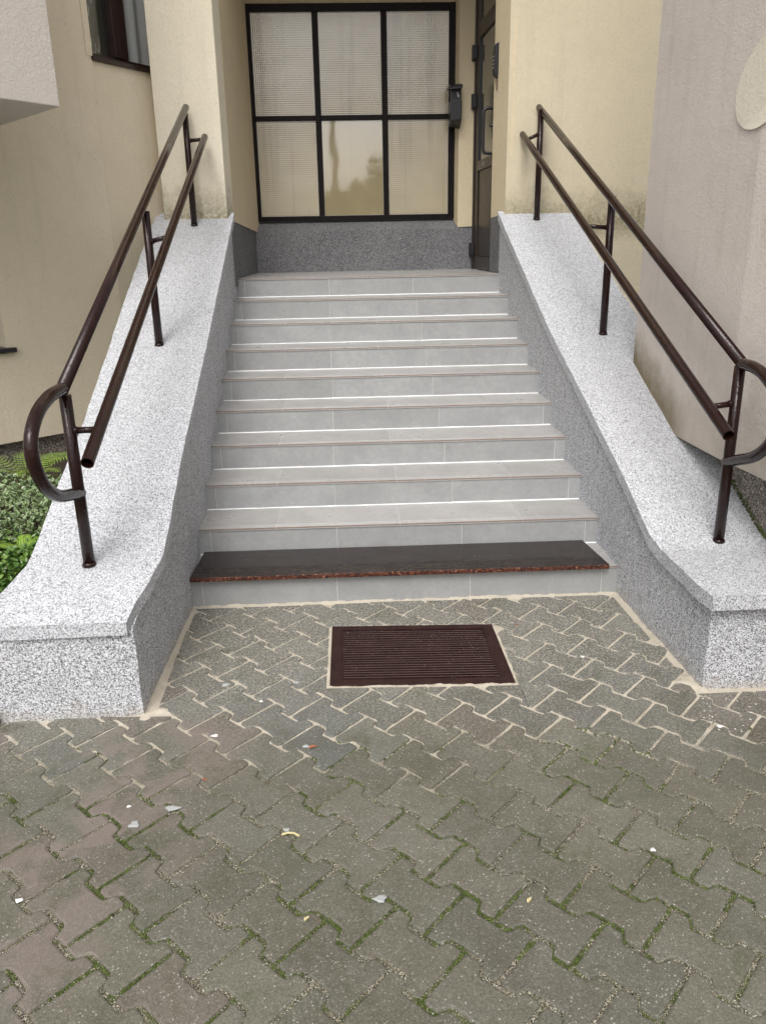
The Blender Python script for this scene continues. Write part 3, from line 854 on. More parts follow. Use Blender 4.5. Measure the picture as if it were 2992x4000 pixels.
# back plinth with a sloped ledge below the glazing
V_ = [(-.84, 3.72, 1.25), (.90, 3.72, 1.25), (.90, 3.72, 1.622), (-.84, 3.72, 1.622), (-.84, 3.845, 1.702), (.90, 3.845, 1.702), (-.84, 3.95, 1.25), (.90, 3.95, 1.25), (-.84, 3.95, 1.702), (.90, 3.95, 1.702)]
F_ = [(0, 1, 2, 3), (3, 2, 5, 4), (4, 5, 9, 8), (8, 9, 7, 6), (6, 7, 1, 0), (0, 3, 4, 8, 6), (1, 7, 9, 5, 2)]
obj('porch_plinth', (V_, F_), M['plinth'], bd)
# right of the glazing: splayed reveal and short wall facing out, then the doorway
obj('porch_wall', prism([(.829, 3.842), (.855, 3.720), (.990, 3.720), (1.25, 3.73), (1.25, 3.95), (.835, 3.95)], [1.70, 1.635, 1.638, 1.638, 1.70, 1.70], 3.60), M['cream_plain'], bd)
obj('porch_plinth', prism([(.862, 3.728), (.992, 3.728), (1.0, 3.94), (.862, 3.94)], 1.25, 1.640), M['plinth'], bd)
# wall over the glazing, ceiling, lintel
obj('porch_wall', box(-.83, .87, 3.842, 3.95, 3.279, 3.60), M['cream_plain'], bd)
obj('porch_ceiling', box(-1.05, 1.3, 2.66, 3.95, 3.60, 3.70), M['cream_plain'], bd)
obj('lintel', box(-.866, 1.06, 2.56, 2.66, 3.72, ZT), M['cream'], bd)
# right pillar with splayed inner face
obj('entrance_reveal', prism([(1.0555, 2.6905), (1.10, 2.6905), (1.10, 2.955), (1.0, 2.952)], [1.703, 1.70, 1.69, 1.686], ZT), M['cream_plain'], bd)
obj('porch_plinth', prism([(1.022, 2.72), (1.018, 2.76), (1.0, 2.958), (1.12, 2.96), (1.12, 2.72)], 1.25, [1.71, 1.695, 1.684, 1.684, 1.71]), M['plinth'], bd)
obj('door_side_wall', box(1.10, 1.4, 2.86, 3.73, 1.2, 3.60), M['cream_plain'], bd)
# yellow front wall right of the entrance
def wall_grid(name, p0, p1, z0, z1, th, mat, parent, nx=14, nz_=20, amp=.0035):
    p0 = Vector((*p0, 0)); p1 = Vector((*p1, 0)); d = (p1 - p0); L = d.length; d.normalize(); nn = Vector((d.y, -d.x, 0))
    V_, F_ = [], []
    for j in range(nz_ + 1):
        for i in range(nx + 1):
            q = p0 + d * L * i / nx; z = z0 + (z1 - z0) * j / nz_
            e = amp * nz(q.x + q.y, z, 3, 2.2) if 0 < i < nx else 0
            V_.append((q.x + nn.x * e, q.y + nn.y * e, z))
    for j in range(nz_):
        for i in range(nx): a = j * (nx + 1) + i; F_.append((a, a + 1, a + nx + 2, a + nx + 1))
    o_ = len(V_)
    q0 = p0 - nn * th; q1 = p1 - nn * th
    V_ += [(q0.x, q0.y, z0), (q1.x, q1.y, z0), (q1.x, q1.y, z1), (q0.x, q0.y, z1)]
    F_ += [(o_ + 3, o_ + 2, o_ + 1, o_), tuple([o_] + [i for i in range(nx, -1, -1)][::-1] + [o_ + 1])[::-1]]
    tp = nz_ * (nx + 1)
    F_ += [tuple([o_ + 3] + [tp + i for i in range(nx + 1)] + [o_ + 2])]
    F_ += [tuple([o_, o_ + 3] + [j * (nx + 1) for j in range(nz_, -1, -1)]), tuple([o_ + 1] + [j * (nx + 1) + nx for j in range(nz_ + 1)] + [o_ + 2])]
    return obj(name, (V_, F_), mat, parent)
wall_grid('front_wall', (1.0555, 2.690), (2.3, 2.690), .0, ZT, .16, M['yellow'], bd, 20, 40)
obj('wall_base_band', box(1.56, 2.3, 2.655, 2.688, .0, 1.13), M['tan'], bd, bevel=.004)
# mauve side wall coming forward on the right, its foot overhanging the old plinth
PK = [(1.4225, .885), (1.4205, .263), (1.438, -.205), (1.455, -.32), (1.474, -.505), (1.56, -1.75)]
V_, F_ = [], []
rows_ = 44
path = []
for a, b in zip(PK[:-1], PK[1:]):
    n_ = max(2, int(math.dist(a, b) / .08))
    for i in range(n_): path.append((a[0] + (b[0] - a[0]) * i / n_, a[1] + (b[1] - a[1]) * i / n_))
path.append(PK[-1]); L_ = len(path)
for j in range(rows_ + 1):
    for i, (x, y) in enumerate(path):
        z = .667 + (ZT - .667) * j / rows_
        V_.append((x + (.004 * nz(y, z, 2, 2.4) if 0 < i else 0), y, z))
for j in range(rows_):
    for i in range(L_ - 1): a = j * L_ + i; F_.append((a, a + 1, a + L_ + 1, a + L_))
o_ = len(V_)
V_ += [(2.3, .885, .667), (2.3, -1.75, .667), (2.3, -1.75, ZT), (2.3, .885, ZT)]
tp = rows_ * L_
F_ += [tuple([o_, *range(L_), o_ + 1]), tuple([o_ + 2, *range(tp + L_ - 1, tp - 1, -1), o_ + 3]), tuple([o_ + 3, *[j * L_ for j in range(rows_, -1, -1)], o_]), tuple([o_ + 1, *[j * L_ + L_ - 1 for j in range(rows_ + 1)], o_ + 2]), (o_, o_ + 1, o_ + 2, o_ + 3)]
s = NT('mauve_render_stained')
# same render, with the green-brown damp stain that runs along its foot
base, dark = (.73, .67, .615), (.65, .59, .535)
n1 = s.noise(1.6, 5); n3 = s.noise(200, 3, .7)
c = s.mix(s.mr(n1, .3, .72, 0, .5), base, dark); c = s.mix(s.mr(s.noise(9, 5, .65), .48, .78, 0, .2), c, (.40, .35, .31))
md2 = s.noise(95, 4, .7)
c = s.mix(s.mr(md2, .42, .66, 0, .22), c, [x * .62 for x in base])
c = s.mix(s.mr(n3, .35, .65, 0, .22), c, [x * .6 for x in base])
xx, yy, zz = s.xyz()
cz = s.math('ADD', s.math('MULTIPLY', yy, .40), .575)                  # height of the coping along the wall
hh = s.math('SUBTRACT', zz, cz)
hh = s.math('ADD', hh, s.mr(s.noise(9, 5, .7), .25, .75, -.06, .06))
stn = s.math('MULTIPLY', s.mr(hh, .02, .20, 1, 0), s.mr(yy, .12, .32, 0, 1))
c = s.mix(s.math('MULTIPLY', stn, .9), c, s.mix(s.noise(40, 4), (.22, .165, .085), (.13, .115, .05)))
ft = s.mr(s.math('ADD', zz, s.mr(s.noise(11, 5, .7), .25, .75, -.10, .10)), .70, .95, .45, 0)
c = s.mix(ft, c, (.33, .28, .21))
c = s.mix(s.mr(s.n('ShaderNodeTexNoise', {'Vector': s.sc3((9, 9, .55)), 'Scale': 1.6, 'Detail': 5.0}).outputs['Fac'], .55, .8, 0, .25), c, (.34, .29, .24))
M['mauve_st'] = s.out(c, .9, s.bump(n3, .6, .003, s.bump(md2, .6, .006, s.bump(s.noise(34, 4), .4, .006))), .2)
obj('side_wall_panel', (V_, F_), M['mauve_st'], bd)
obj('old_plinth', prism([(1.545, .30), (1.560, -1.2), (1.66, -1.75), (2.2, -1.75), (2.2, .30)], -.05, .6655), M['old_plinth'], bd)
mz = []
for i in range(900):
    y = rp.uniform(-.95, -.05); x = float(np.interp(y, [-1.2, .3], [1.560, 1.545])); mz.append((x + rp.uniform(-.004, .012), y, interp(y, HR) + abs(rp.gauss(0, .014))))
lumps('plinth_moss', mz, .003, .008, [M['moss']], .8, parent=bd)
# painted cream oval on the mauve wall, slightly proud
V_ = []; nO = 56
for i in range(nO):
    a = 2 * math.pi * i / nO; dy_, dz_ = .205 * math.cos(a), .122 * math.sin(a)
    y = -.190 + dy_ * .93 + .35 * dz_ * -.3; z = 2.06 + dz_ * 1.25 + .10 * dy_ * -1.0
    x = float(np.interp(-y, [-p[1] for p in PK], [p[0] for p in PK]))
    V_.append((x - .008, y, z))
V2 = [(x + .03, y, z) for x, y, z in V_]
F_ = [tuple(range(nO)), tuple(range(2 * nO - 1, nO - 1, -1))] + [(i, i + nO, (i + 1) % nO + nO, (i + 1) % nO) for i in range(nO)]
ov = obj('oval_patch', (V_ + V2, F_), M['cream_patch'], bd); ov['label'] = 'cream oval patch on the mauve wall'

# left: wall A, recessed wall B with window, corner bay
Kp = Vector((-1.5645, 2.2, 0)); KS = 1.0375
def zs(z): return 1.549 + (z - 1.549) * KS
dA = Vector((math.sin(R(46.5)), math.cos(R(46.5)), 0)); nA = Vector((dA.y, -dA.x, 0))
dB = Vector((math.sin(R(31.5)), math.cos(R(31.5)), 0)); nB = Vector((dB.y, -dB.x, 0))
UP = Vector((0, 0, 1))
def Apt(s_, d=0): q = Kp + dA * s_ * KS + nA * d; return (q.x, q.y)
def Bpt(s_, d=0): q = Kp + dB * s_ * KS + nB * d; return (q.x, q.y)
wall_grid('left_wall', Apt(-.745), Apt(0), zs(.439), ZT, .30, M['tan'], bd, 14, 44)
wall_grid('left_wall', Apt(-2.6), Apt(-.745), zs(.439), zs(.960), .30, M['tan'], bd, 14, 6)
wall_grid('left_wall', Apt(-2.6), Apt(-1.9), zs(.965), ZT, .30, M['tan'], bd, 8, 30)
wall_grid('left_wall', Apt(-1.895), Apt(-.745), 1.75, ZT, .30, M['tan'], bd, 12, 30)
obj('left_plinth', prism([Apt(-2.6, -.06), Apt(-.0, -.06), Apt(0, -.25), Apt(-2.6, -.25)], -.05, zs(.437)), M['old_plinth'], bd)
wall_grid('window_wall', Bpt(.001, -.0), Bpt(1.0, -.0), .0, zs(2.565), .25, M['tan'], bd, 10, 24)
wall_grid('window_wall', Bpt(.001, -.0), Bpt(1.0, -.0), 4.15, ZT, .25, M['tan'], bd, 10, 10)
# low window at the picture's left edge: sill, reveal and dark pane
lwn = obj('low_window', obox(Kp, dA, nA, UP, (-1.88 * KS, -.76 * KS), (-.16, -.12), (zs(1.0), zs(1.73))), M['room'], bd)
obj('sill', obox(Kp, dA, nA, UP, (-1.9 * KS, -.700 * KS), (-.11, .035), (zs(.966), zs(.992))), M['black'], lwn, bevel=.003)
# window in wall B
wn = obj('window', join(obox(Kp, dB, nB, UP, (.016 * KS, 1.0 * KS), (-.14, -.095), (zs(2.588), zs(2.628))), obox(Kp, dB, nB, UP, (.016 * KS, 1.0 * KS), (-.14, -.095), (zs(4.10), zs(4.15))),
                        obox(Kp, dB, nB, UP, (.016 * KS, .045 * KS), (-.14, -.096), (zs(2.628), zs(4.10))), obox(Kp, dB, nB, UP, (.945 * KS, 1.0 * KS), (-.14, -.096), (zs(2.628), zs(4.10)))), M['wframe'], bd, bevel=.003)
obj('mullion', obox(Kp, dB, nB, UP, (.272 * KS, .322 * KS), (-.14, -.082), (zs(2.629), zs(4.10))), M['wframe'], wn, bevel=.004)
obj('mullion', obox(Kp, dB, nB, UP, (.323 * KS, .388 * KS), (-.14, -.088), (zs(2.629), zs(4.10))), M['wframe'], wn, bevel=.004)
obj('window_pane', obox(Kp, dB, nB, UP, (.045 * KS, .272 * KS), (-.122, -.118), (zs(2.629), zs(4.10))), M['glass'], wn)
obj('window_pane', obox(Kp, dB, nB, UP, (.388 * KS, .945 * KS), (-.122, -.118), (zs(2.629), zs(4.10))), M['glass'], wn)
obj('sill', obox(Kp, dB, nB, UP, (.003 * KS, 1.0 * KS), (-.14, .018), (zs(2.560), zs(2.586))), M['wframe'], wn, bevel=.003)
obj('reveal', obox(Kp, dB, nB, UP, (-.03 * KS, .014 * KS), (-.24, -.001), (zs(2.588), zs(4.15))), M['tan'], wn)
# net and lace curtain behind the left pane, hanging curtain behind the right
def curtain(s0, s1, d, amp, wl, mat, nm):
    V_, F_ = [], []; n_ = 60
    for i in range(n_ + 1):
        s_ = s0 + (s1 - s0) * i / n_; dd = d + amp * math.sin(2 * math.pi * s_ / wl + 1.2 * math.sin(s_ * 17)); q = Kp + dB * s_ * KS + nB * dd
        V_ += [(q.x, q.y, 2.60), (q.x, q.y, 4.1)]
    F_ = [(2 * i, 2 * i + 2, 2 * i + 3, 2 * i + 1) for i in range(n_)]
    return obj(nm, (V_, F_), mat, wn, smooth=True)
curtain(.02, .34, -.19, .003, .09, M['net'], 'net_curtain')
curtain(.33, .95, -.158, .012, .085, M['curtain'], 'curtain')
sw = []
for (s0, z0, h_, w_) in ((.165, 2.69, .10, .018), (.20, 2.665, .08, .015), (.175, 2.86, .08, .016), (.235, 2.70, .12, .010), (.125, 2.72, .07, .012), (.215, 2.95, .10, .014), (.135, 2.93, .10, .012)):
    pts = []
    for i in range(13):
        a = -2.4 + 2.9 * i / 12
        q = Kp + dB * (s0 + w_ * math.cos(a)) * KS + nB * -.184; pts.append((q.x, q.y, zs(z0) + h_ * .5 * math.sin(a) + .02))
    sw.append(tube(pts, .0022, 6))
obj('lace_pattern', join(*sw), M['lace'], wn)
obj('room_back', obox(Kp, dB, nB, UP, (-.5 * KS, 1.9 * KS), (-.50, -.45), (zs(2.0), zs(4.2))), M['room'], wn)
# corner bay, mauve, floating above the garden
Cb = Vector((-1.455, 1.136, 0)); df = Vector((-math.sin(R(35.3)), -math.cos(R(35.3)), 0)); ds = Vector((-math.sin(R(40.5)), math.cos(R(40.5)), 0))
q1 = Cb + df * 1.5; q2 = q1 + ds * 1.1; q3 = Cb + ds * .95
obj('corner_bay', prism([(Cb.x, Cb.y), (q3.x, q3.y), (q2.x, q2.y), (q1.x, q1.y)], 2.195, ZT), M['mauve_bay'], bd, bevel=.005)

# ---- glazed screen in the porch
YW = 3.84
gs = obj('glazed_screen', join(box(-.803, -.762, YW - .035, YW + .03, 1.704, 3.279), box(.785, .832, YW - .035, YW + .03, 1.704, 3.279),
                               box(-.762, .785, YW - .034, YW + .03, 1.704, 1.742), box(-.762, .785, YW - .034, YW + .03, 3.226, 3.279)), M['frame'], bd, bevel=.003)
gs['label'] = 'black framed glazed screen of six panes above the landing'
for x in (-.262, .272): obj('mullion', box(x - .0215, x + .0215, YW - .030, YW + .026, 1.742, 3.226), M['frame'], gs, bevel=.003)
for a, b in ((-.762, -.2835), (-.2405, .2505), (.2935, .785)): obj('transom', box(a, b, YW - .028, YW + .024, 2.462, 2.498), M['frame'], gs, bevel=.003)
for a, b in ((-.762, -.2835), (-.2405, .2505), (.2935, .785)):
    for z0, z1 in ((1.742, 2.462), (2.498, 3.226)):
        mid = a < 0 < b and z1 < 2.5
        o = obj('pane', box(a + .0035, b - .0035, YW - .006, YW + .002, z0 + .0035, z1 - .0035), M['pane_clear'] if mid else M['pane_rib'], gs)
        if mid: o['label'] = 'plain smooth pane with mirrored sky and trees'
        w4 = .0035
        obj('glazing_bead', join(box(a, a + w4, YW - .010, YW - .0005, z0, z1), box(b - w4, b, YW - .010, YW - .0005, z0, z1), box(a + w4, b - w4, YW - .010, YW - .0005, z0, z0 + w4), box(a + w4, b - w4, YW - .010, YW - .0005, z1 - w4, z1)), M['seal'], gs)

# ---- entrance door on the right side of the porch (its near part hides behind the reveal)
D0 = Vector((.985, 3.70, 0)); D1 = Vector((1.018, 2.90, 0)); dD = (D1 - D0).normalized(); nD = Vector((-dD.y * -1, dD.x * -1, 0)); 
nD = Vector((dD.y, -dD.x, 0))      # towards the porch (-x)
if nD.x > 0: nD = -nD
Ld = (D1 - D0).length
def dbox(a, b, d0, d1, z0, z1): return obox(D0, dD, nD, UP, (a, b), (d0, d1), (z0, z1))
door = obj('door', join(dbox(.02, .12, -.05, 0, 1.308, 3.35), dbox(.12, Ld, -.05, 0, 1.308, 1.405), dbox(.12, Ld, -.05, 0, 2.050, 2.115), dbox(.12, Ld, -.05, 0, 2.985, 3.09), dbox(.12, Ld, -.05, 0, 3.30, 3.35), dbox(Ld - .06, Ld - .0, -.049, -.001, 1.405, 2.05)), M['door'], bd, bevel=.003)
obj('door_panel', dbox(.122, Ld - .061, -.040, -.012, 1.407, 2.048), M['door'], door, bevel=.002)
obj('door_glass', dbox(.122, Ld - .002, -.036, -.014, 2.117, 2.983), M['door_glass'], door)
obj('fanlight', dbox(.122, Ld - .002, -.036, -.014, 3.092, 3.298), M['door_glass'], door)
obj('gasket', join(dbox(.119, .125, -.014, -.002, 2.116, 2.984), dbox(.119, Ld - .003, -.014, -.002, 2.1155, 2.121)), M['black'], door)
obj('door_frame', join(dbox(-.02, .018, -.06, .012, 1.302, 3.42), dbox(.018, Ld, -.06, .010, 3.352, 3.42)), M['door'], door, bevel=.003)
for z in (1.455, 2.566, 2.906): obj('hinge', join(dbox(-.030, .012, .0125, .034, z - .055, z + .055), dbox(.014, .045, .001, .024, z - .045, z + .045)), M['black'], door, bevel=.003)
# D-shaped pull
def dp(s_, d, z): q = D0 + dD * s_ + nD * d; return (q.x, q.y, z)
sh = .655
smooth_tube('pull_handle', catmull([dp(sh, .0, 2.428), dp(sh, .035, 2.428), dp(sh, .058, 2.420), dp(sh, .066, 2.395), dp(sh, .067, 2.28), dp(sh, .066, 2.165), dp(sh, .058, 2.138), dp(sh, .035, 2.130), dp(sh, .0, 2.130)], 5), .0115, M['black'], door, n=14)
smooth_tube('lock_cylinder', [dp(.70, -.002, 2.31), dp(.70, .016, 2.31), dp(.70, .030, 2.312)], .017, M['black'], door, n=14, r2=.011)
obj('lock_plate', dbox(.665, .735, .0005, .006, 2.22, 2.40), M['black'], door)
# number sign on the middle rail
tc = bpy.data.curves.new('flat_numbers', 'FONT'); tc.body = '1-5'; tc.size = .046; tc.extrude = .0006; tc.align_x = 'CENTER'; tc.align_y = 'CENTER'
to = bpy.data.objects.new('tmp', tc); col.objects.link(to); bpy.context.view_layer.update()
dg_ = bpy.context.evaluated_depsgraph_get(); me = bpy.data.meshes.new_from_object(to.evaluated_get(dg_)); bpy.data.objects.remove(to)
me.materials.clear(); me.materials.append(M['print']); me.name = 'flat_numbers'
to = bpy.data.objects.new('flat_numbers', me); col.objects.link(to); to.parent = door
p_ = Vector(dp(.345, .0012, 2.083)); zx = nD; xx_ = dD if (dD.cross(UP)).dot(nD) > 0 else -dD
rotm = Matrix((xx_, UP, zx)).transposed().to_4x4()
to.location = p_ - Vector(door.location) - Vector(bd.location); to.rotation_euler = rotm.to_euler()
# white plaster cracks on the left porch wall
cr = [( .13, 2.98), (.16, 2.95), (.20, 2.92), (.23, 2.86), (.235, 2.80), (.25, 2.74), (.27, 2.70), (.255, 2.66), (.29, 2.62), (.34, 2.58), (.36, 2.54), (.42, 2.51), (.45, 2.46), (.44, 2.42), (.37, 2.38), (.33, 2.36), (.31, 2.29), (.27, 2.22)]
def lp(s_, z):
    t = s_ / 1.08; return Vector((-.8395 + .0395 * t + .0022, 2.642 + 1.078 * t, z))
pts = []
for i in range(len(cr) - 1):
    for j in range(4):
        u = j / 4; s_ = cr[i][0] * (1 - u) + cr[i + 1][0] * u; z = cr[i][1] * (1 - u) + cr[i + 1][1] * u
        pts.append(lp(s_ + .008 * nz(s_ * 30, z * 30, 1), z + .008 * nz(z * 40, s_ * 25, 2)))
V_, F_ = [], []
for i, p in enumerate(pts):
    w_ = .0022 + .0075 * abs(nz(i * .37, 2, 1)) * (1 if i > 26 else .5)
    V_ += [(p.x, p.y - w_, p.z + w_ * .4), (p.x + .0012, p.y, p.z), (p.x, p.y + w_, p.z - w_ * .4)]
F_ = [(3 * i + j, 3 * i + j + 1, 3 * i + 4 + j, 3 * i + 3 + j) for i in range(len(pts) - 1) for j in range(2)]
obj('filled_crack', (V_, F_), M['stain'], bd)
# debris in the gap between coping and yellow wall
gapv = []
for (x, y, z, s_) in ((1.548, 2.32, 1.52, .035), (1.556, 2.16, 1.455, .04), (1.565, 2.02, 1.395, .045), (1.575, 1.88, 1.335, .04), (1.552, 2.24, 1.49, .03)):
    obj('broken_render', box(x + .005, x + .06, y - s_, y + s_, z - .12, z - .012), M['tan'], bd, bevel=.012)

# ------------------------------------------------------------------ mailbox and intercom
mb = thing('mailbox', 'small black mailbox with hood hanging at the right end of the glazed screen', 'mailbox', (.815, 3.70, 2.38))
V_ = [(.772, 3.60, 2.415), (.862, 3.60, 2.430), (.862, 3.718, 2.37), (.772, 3.718, 2.39)] + [(.772, 3.60, 2.565), (.862, 3.60, 2.565), (.862, 3.718, 2.565), (.772, 3.718, 2.565)]
obj('body', (V_, box(0, 1, 0, 1, 0, 1)[1]), M['black'], mb, bevel=.006)
obj('upper_case', box(.785, .862, 3.645, 3.718, 2.566, 2.650), M['black'], mb, bevel=.003)
V_ = [(.752, 3.585, 2.640), (.866, 3.585, 2.648), (.866, 3.718, 2.650), (.752, 3.718, 2.650), (.765, 3.60, 2.662), (.866, 3.60, 2.676), (.866, 3.718, 2.700), (.765, 3.718, 2.690)]
obj('hood', (V_, box(0, 1, 0, 1, 0, 1)[1]), M['black'], mb, bevel=.004)
obj('label_plate', obox((.836, 3.6435, 2.61), (.94, 0, .33), (0, -1, 0), (-.33, 0, .94), (-.006, .006), (-.0015, .0015), (-.018, .018)), M['print'], mb)
ic = thing('intercom', 'narrow black door intercom with buttons on the cream entrance reveal', 'intercom', (1.02, 2.86, 2.69))
I0 = Vector((1.0555, 2.6905, 0)); dI = Vector((-.0555, .2615, 0)).normalized(); nI = Vector((-dI.y, dI.x, 0))
if nI.x > 0: nI = -nI
def ibx(a, b, d0, d1, z0, z1): return obox(I0, dI, nI, UP, (a, b), (d0, d1), (z0, z1))
prof = [(.186, 2.815), (.186, 2.62), (.192, 2.592), (.205, 2.588), (.236, 2.61), (.250, 2.655), (.252, 2.71), (.240, 2.765), (.215, 2.80)]
V_ = [];
for d in (0.001, .026):
    for a, z in prof:
        k_ = 1 if d < .01 else .9; q = I0 + dI * (.215 + (a - .215) * k_) + nI * d; V_.append((q.x, q.y, 2.70 + (z - 2.70) * k_))
n_ = len(prof)
obj('body', (V_, [tuple(range(n_)), tuple(range(2 * n_ - 1, n_ - 1, -1))] + [(i, i + n_, (i + 1) % n_ + n_, (i + 1) % n_) for i in range(n_)]), M['black'], ic, bevel=.003)
for z in (2.655, 2.678, 2.701, 2.724): obj('button', ibx(.205, .235, .0262, .029, z, z + .009), M['metal'], ic)
obj('name_plate', ibx(.190, .212, .001, .006, 2.522, 2.584), M['tile_edge'], ic)

# ------------------------------------------------------------------ handrails
RR = .0215
def handrail(label, posts, up0, up1, loopp, low0, low1, sgn, loc):
    t = thing('handrail', label, 'handrail', loc, 'handrails on the side walls')
    # upper rail, then the loop that closes it at the bottom
    a, b = Vector(up1), Vector(up0)
    smooth_tube('upper_rail', [a, a + (b - a) * .3, a + (b - a) * .7, b], RR, M['rail'], t, n=20)
    smooth_tube('end_loop', catmull(loopp, 7), RR * .98, M['rail'], t, n=18)
    a, b = Vector(low1), Vector(low0)
    smooth_tube('lower_rail', [a, a + (b - a) * .3, a + (b - a) * .7, b], RR, M['rail'], t, inner=RR - .004, n=20)
    for x, y, zb, zt, zs in posts:
        smooth_tube('post', [(x, y, zb - .03), (x, y, (zb + zt) / 2), (x, y, zt)], .0205, M['rail'], t, n=18)
        smooth_tube('foot_weld', [(x, y, zb - .006), (x, y, zb + .003), (x, y, zb + .008)], .026, M['rail'], t, n=14, r2=.021)
        f = (y - a.y) / (b.y - a.y); q = a + (b - a) * f
        q0 = Vector((x + sgn * .019, y, zs)); q1 = Vector((q.x - sgn * .012, y, q.z - .002))
        smooth_tube('bracket', [q0, (q0 + q1) / 2, q1], .0115, M['rail'], t, n=12)
        smooth_tube('weld', [q0 - Vector((sgn * .004, 0, 0)), q0 + Vector((sgn * .004, 0, 0)), q0 + Vector((sgn * .009, 0, 0))], .017, M['rail'], t, n=12, r2=.012)
    return t
handrail('brown tubular double handrail on the left side wall', [(-1.020, -.613, .466, 1.075, .953), (-1.043, .917, 1.056, 1.700, 1.560), (-1.070, 2.39, 1.659, 2.330, 2.172)],
         (-1.020, -.640, 1.092), (-1.068, 2.44, 2.372),
         [(-1.020, -.625, 1.098), (-1.020, -.690, 1.098), (-1.020, -.765, 1.093), (-1.020, -.863, 1.068), (-1.020, -.936, 1.021), (-1.020, -.960, .960), (-1.020, -.937, .890), (-1.020, -.885, .828), (-1.020, -.80, .780), (-1.020, -.70, .752), (-1.020, -.60, .728)],
         (-.918, -.790, .884), (-.962, 2.43, 2.196), +1, (-1.04, -.613, .466))
handrail('brown tubular double handrail on the right side wall', [(1.363, -.415, .401, 1.085, .945), (1.347, 1.195, 1.029, 1.745, 1.588), (1.262, 2.60, 1.664, 2.355, 2.200)],
         (1.367, -.435, 1.090), (1.267, 2.74, 2.398),
         [(1.366, -.425, 1.094), (1.365, -.47, 1.096), (1.364, -.53, 1.094), (1.363, -.607, 1.078), (1.362, -.69, 1.035), (1.362, -.735, .965), (1.362, -.72, .895), (1.362, -.675, .840), (1.362, -.60, .790), (1.362, -.50, .752), (1.362, -.40, .716)],
         (1.268, -.588, .867), (1.162, 2.70, 2.215), -1, (1.33, -.415, .401))

# ------------------------------------------------------------------ garden bed left of the wall
def bedh(X, Y):
    return .12 + .08 * np.clip((Y + .9) / 1.5, 0, 1) + .03 * vnoise(X, Y, 5, 4)
gb = grid('garden_bed', -3.2, -1.285, -.86, 2.3, .05, bedh, M['soil']); struct(gb)
struct(obj('garden_edge', box(-3.2, -1.30, -.93, -.86, -.03, .05), M['old_plinth']))
def leaves(name, n, region, size, mat, seed, label):
    r_ = random.Random(seed); V_, F_, UV = [], [], []
    for _ in range(n):
        x, y, z, ok = region(r_)
        if not ok: continue
        s_ = size * r_.uniform(.6, 1.25); wd = s_ * r_.uniform(.28, .38)
        az = r_.uniform(0, 2 * math.pi); tilt = r_.gauss(.35, .45); roll = r_.gauss(0, .4)
        d = Vector((math.cos(az) * math.cos(tilt), math.sin(az) * math.cos(tilt), math.sin(tilt)))
        side = d.cross(UP).normalized(); nr = side.cross(d); side = (side * math.cos(roll) + nr * math.sin(roll)); nr = side.cross(d)
        p = Vector((x, y, z)); o_ = len(V_)
        mid = [p, p + d * s_ * .35 - nr * 0, p + d * s_ * .72 - UP * .04 * s_, p + d * s_ - UP * .16 * s_]
        l = [p + d * s_ * .32 + side * wd + nr * s_ * .10, p + d * s_ * .70 + side * wd * .75 + nr * s_ * .06]
        r2_ = [p + d * s_ * .32 - side * wd + nr * s_ * .10, p + d * s_ * .70 - side * wd * .75 + nr * s_ * .06]
        V_ += [tuple(q) for q in mid + l + r2_]
        fs = [(0, 4, 1), (1, 4, 5, 2), (2, 5, 3), (0, 1, 6), (1, 2, 7, 6), (2, 3, 7)]
        u = {0: .45, 1: 0, 2: 0, 3: .95, 4: 1, 5: 1, 6: 1, 7: 1}
        for f in fs:
            F_.append(tuple(o_ + i for i in f)); UV += [(u[i], .5) for i in f]
    o = obj(name, (V_, F_), mat, smooth=False, uv=UV)
    tag(stuff(o), label, 'ground cover'); return o
def top(x, y):
    return .285 + .10 * min(1, max(0, (y + .8) / 1.6)) + .05 * nz(x, y, 1, 3.2) + .025 * nz(x, y, 4, 9)
def reg(y0, y1, xa, xb, cond=None):
    def f(r_):
        y = r_.uniform(y0, y1); x = r_.uniform(xa, xb)
        ok = x < cout_l(y) - .002 if y > -.88 else True
        if cond: ok = ok and cond(x, y, r_)
        t_ = top(x, y); z = t_ - abs(r_.gauss(0, .045))
        if x > cout_l(y) - .02: z = min(z, interp(y, HL) - .07)
        return x, y, z, ok
    return f
front = lambda x, y, r_: nz(x, y, 2, 2.5) * .5 + (y - .10) * 1.2 + r_.gauss(0, .12) < 0
back = lambda x, y, r_: not front(x, y, r_)
leaves('green_ground_cover', 15000, reg(-.86, .75, -2.1, -1.245, front), .030, M['leaf_green'], 1, 'glossy green leafy ground cover filling the bed beside the left wall')
leaves('variegated_ground_cover', 9500, reg(-.35, .95, -2.2, -1.245, back), .027, M['leaf_vari'], 2, 'white edged variegated ground cover in the bed behind the left handrail')
# inner dark twigs
tw = []
r_ = random.Random(8)
for i in range(500):
    y = r_.uniform(-.8, 1.2); x = r_.uniform(-2.0, -1.28)
    if x > cout_l(y) - .03: continue
    a = Vector((x, y, .14)); b = a + Vector((r_.gauss(0, .05), r_.gauss(0, .05), top(x, y) - .14 + r_.uniform(-.03, .02)))
    tw.append(tube([a, (a + b) / 2 + Vector((r_.gauss(0, .01), r_.gauss(0, .01), 0)), b], .0016, 4))
tag(stuff(obj('ground_cover_twigs', join(*tw)[:2], M['stem'])), 'thin stems under the leaves of the ground cover', 'stems')
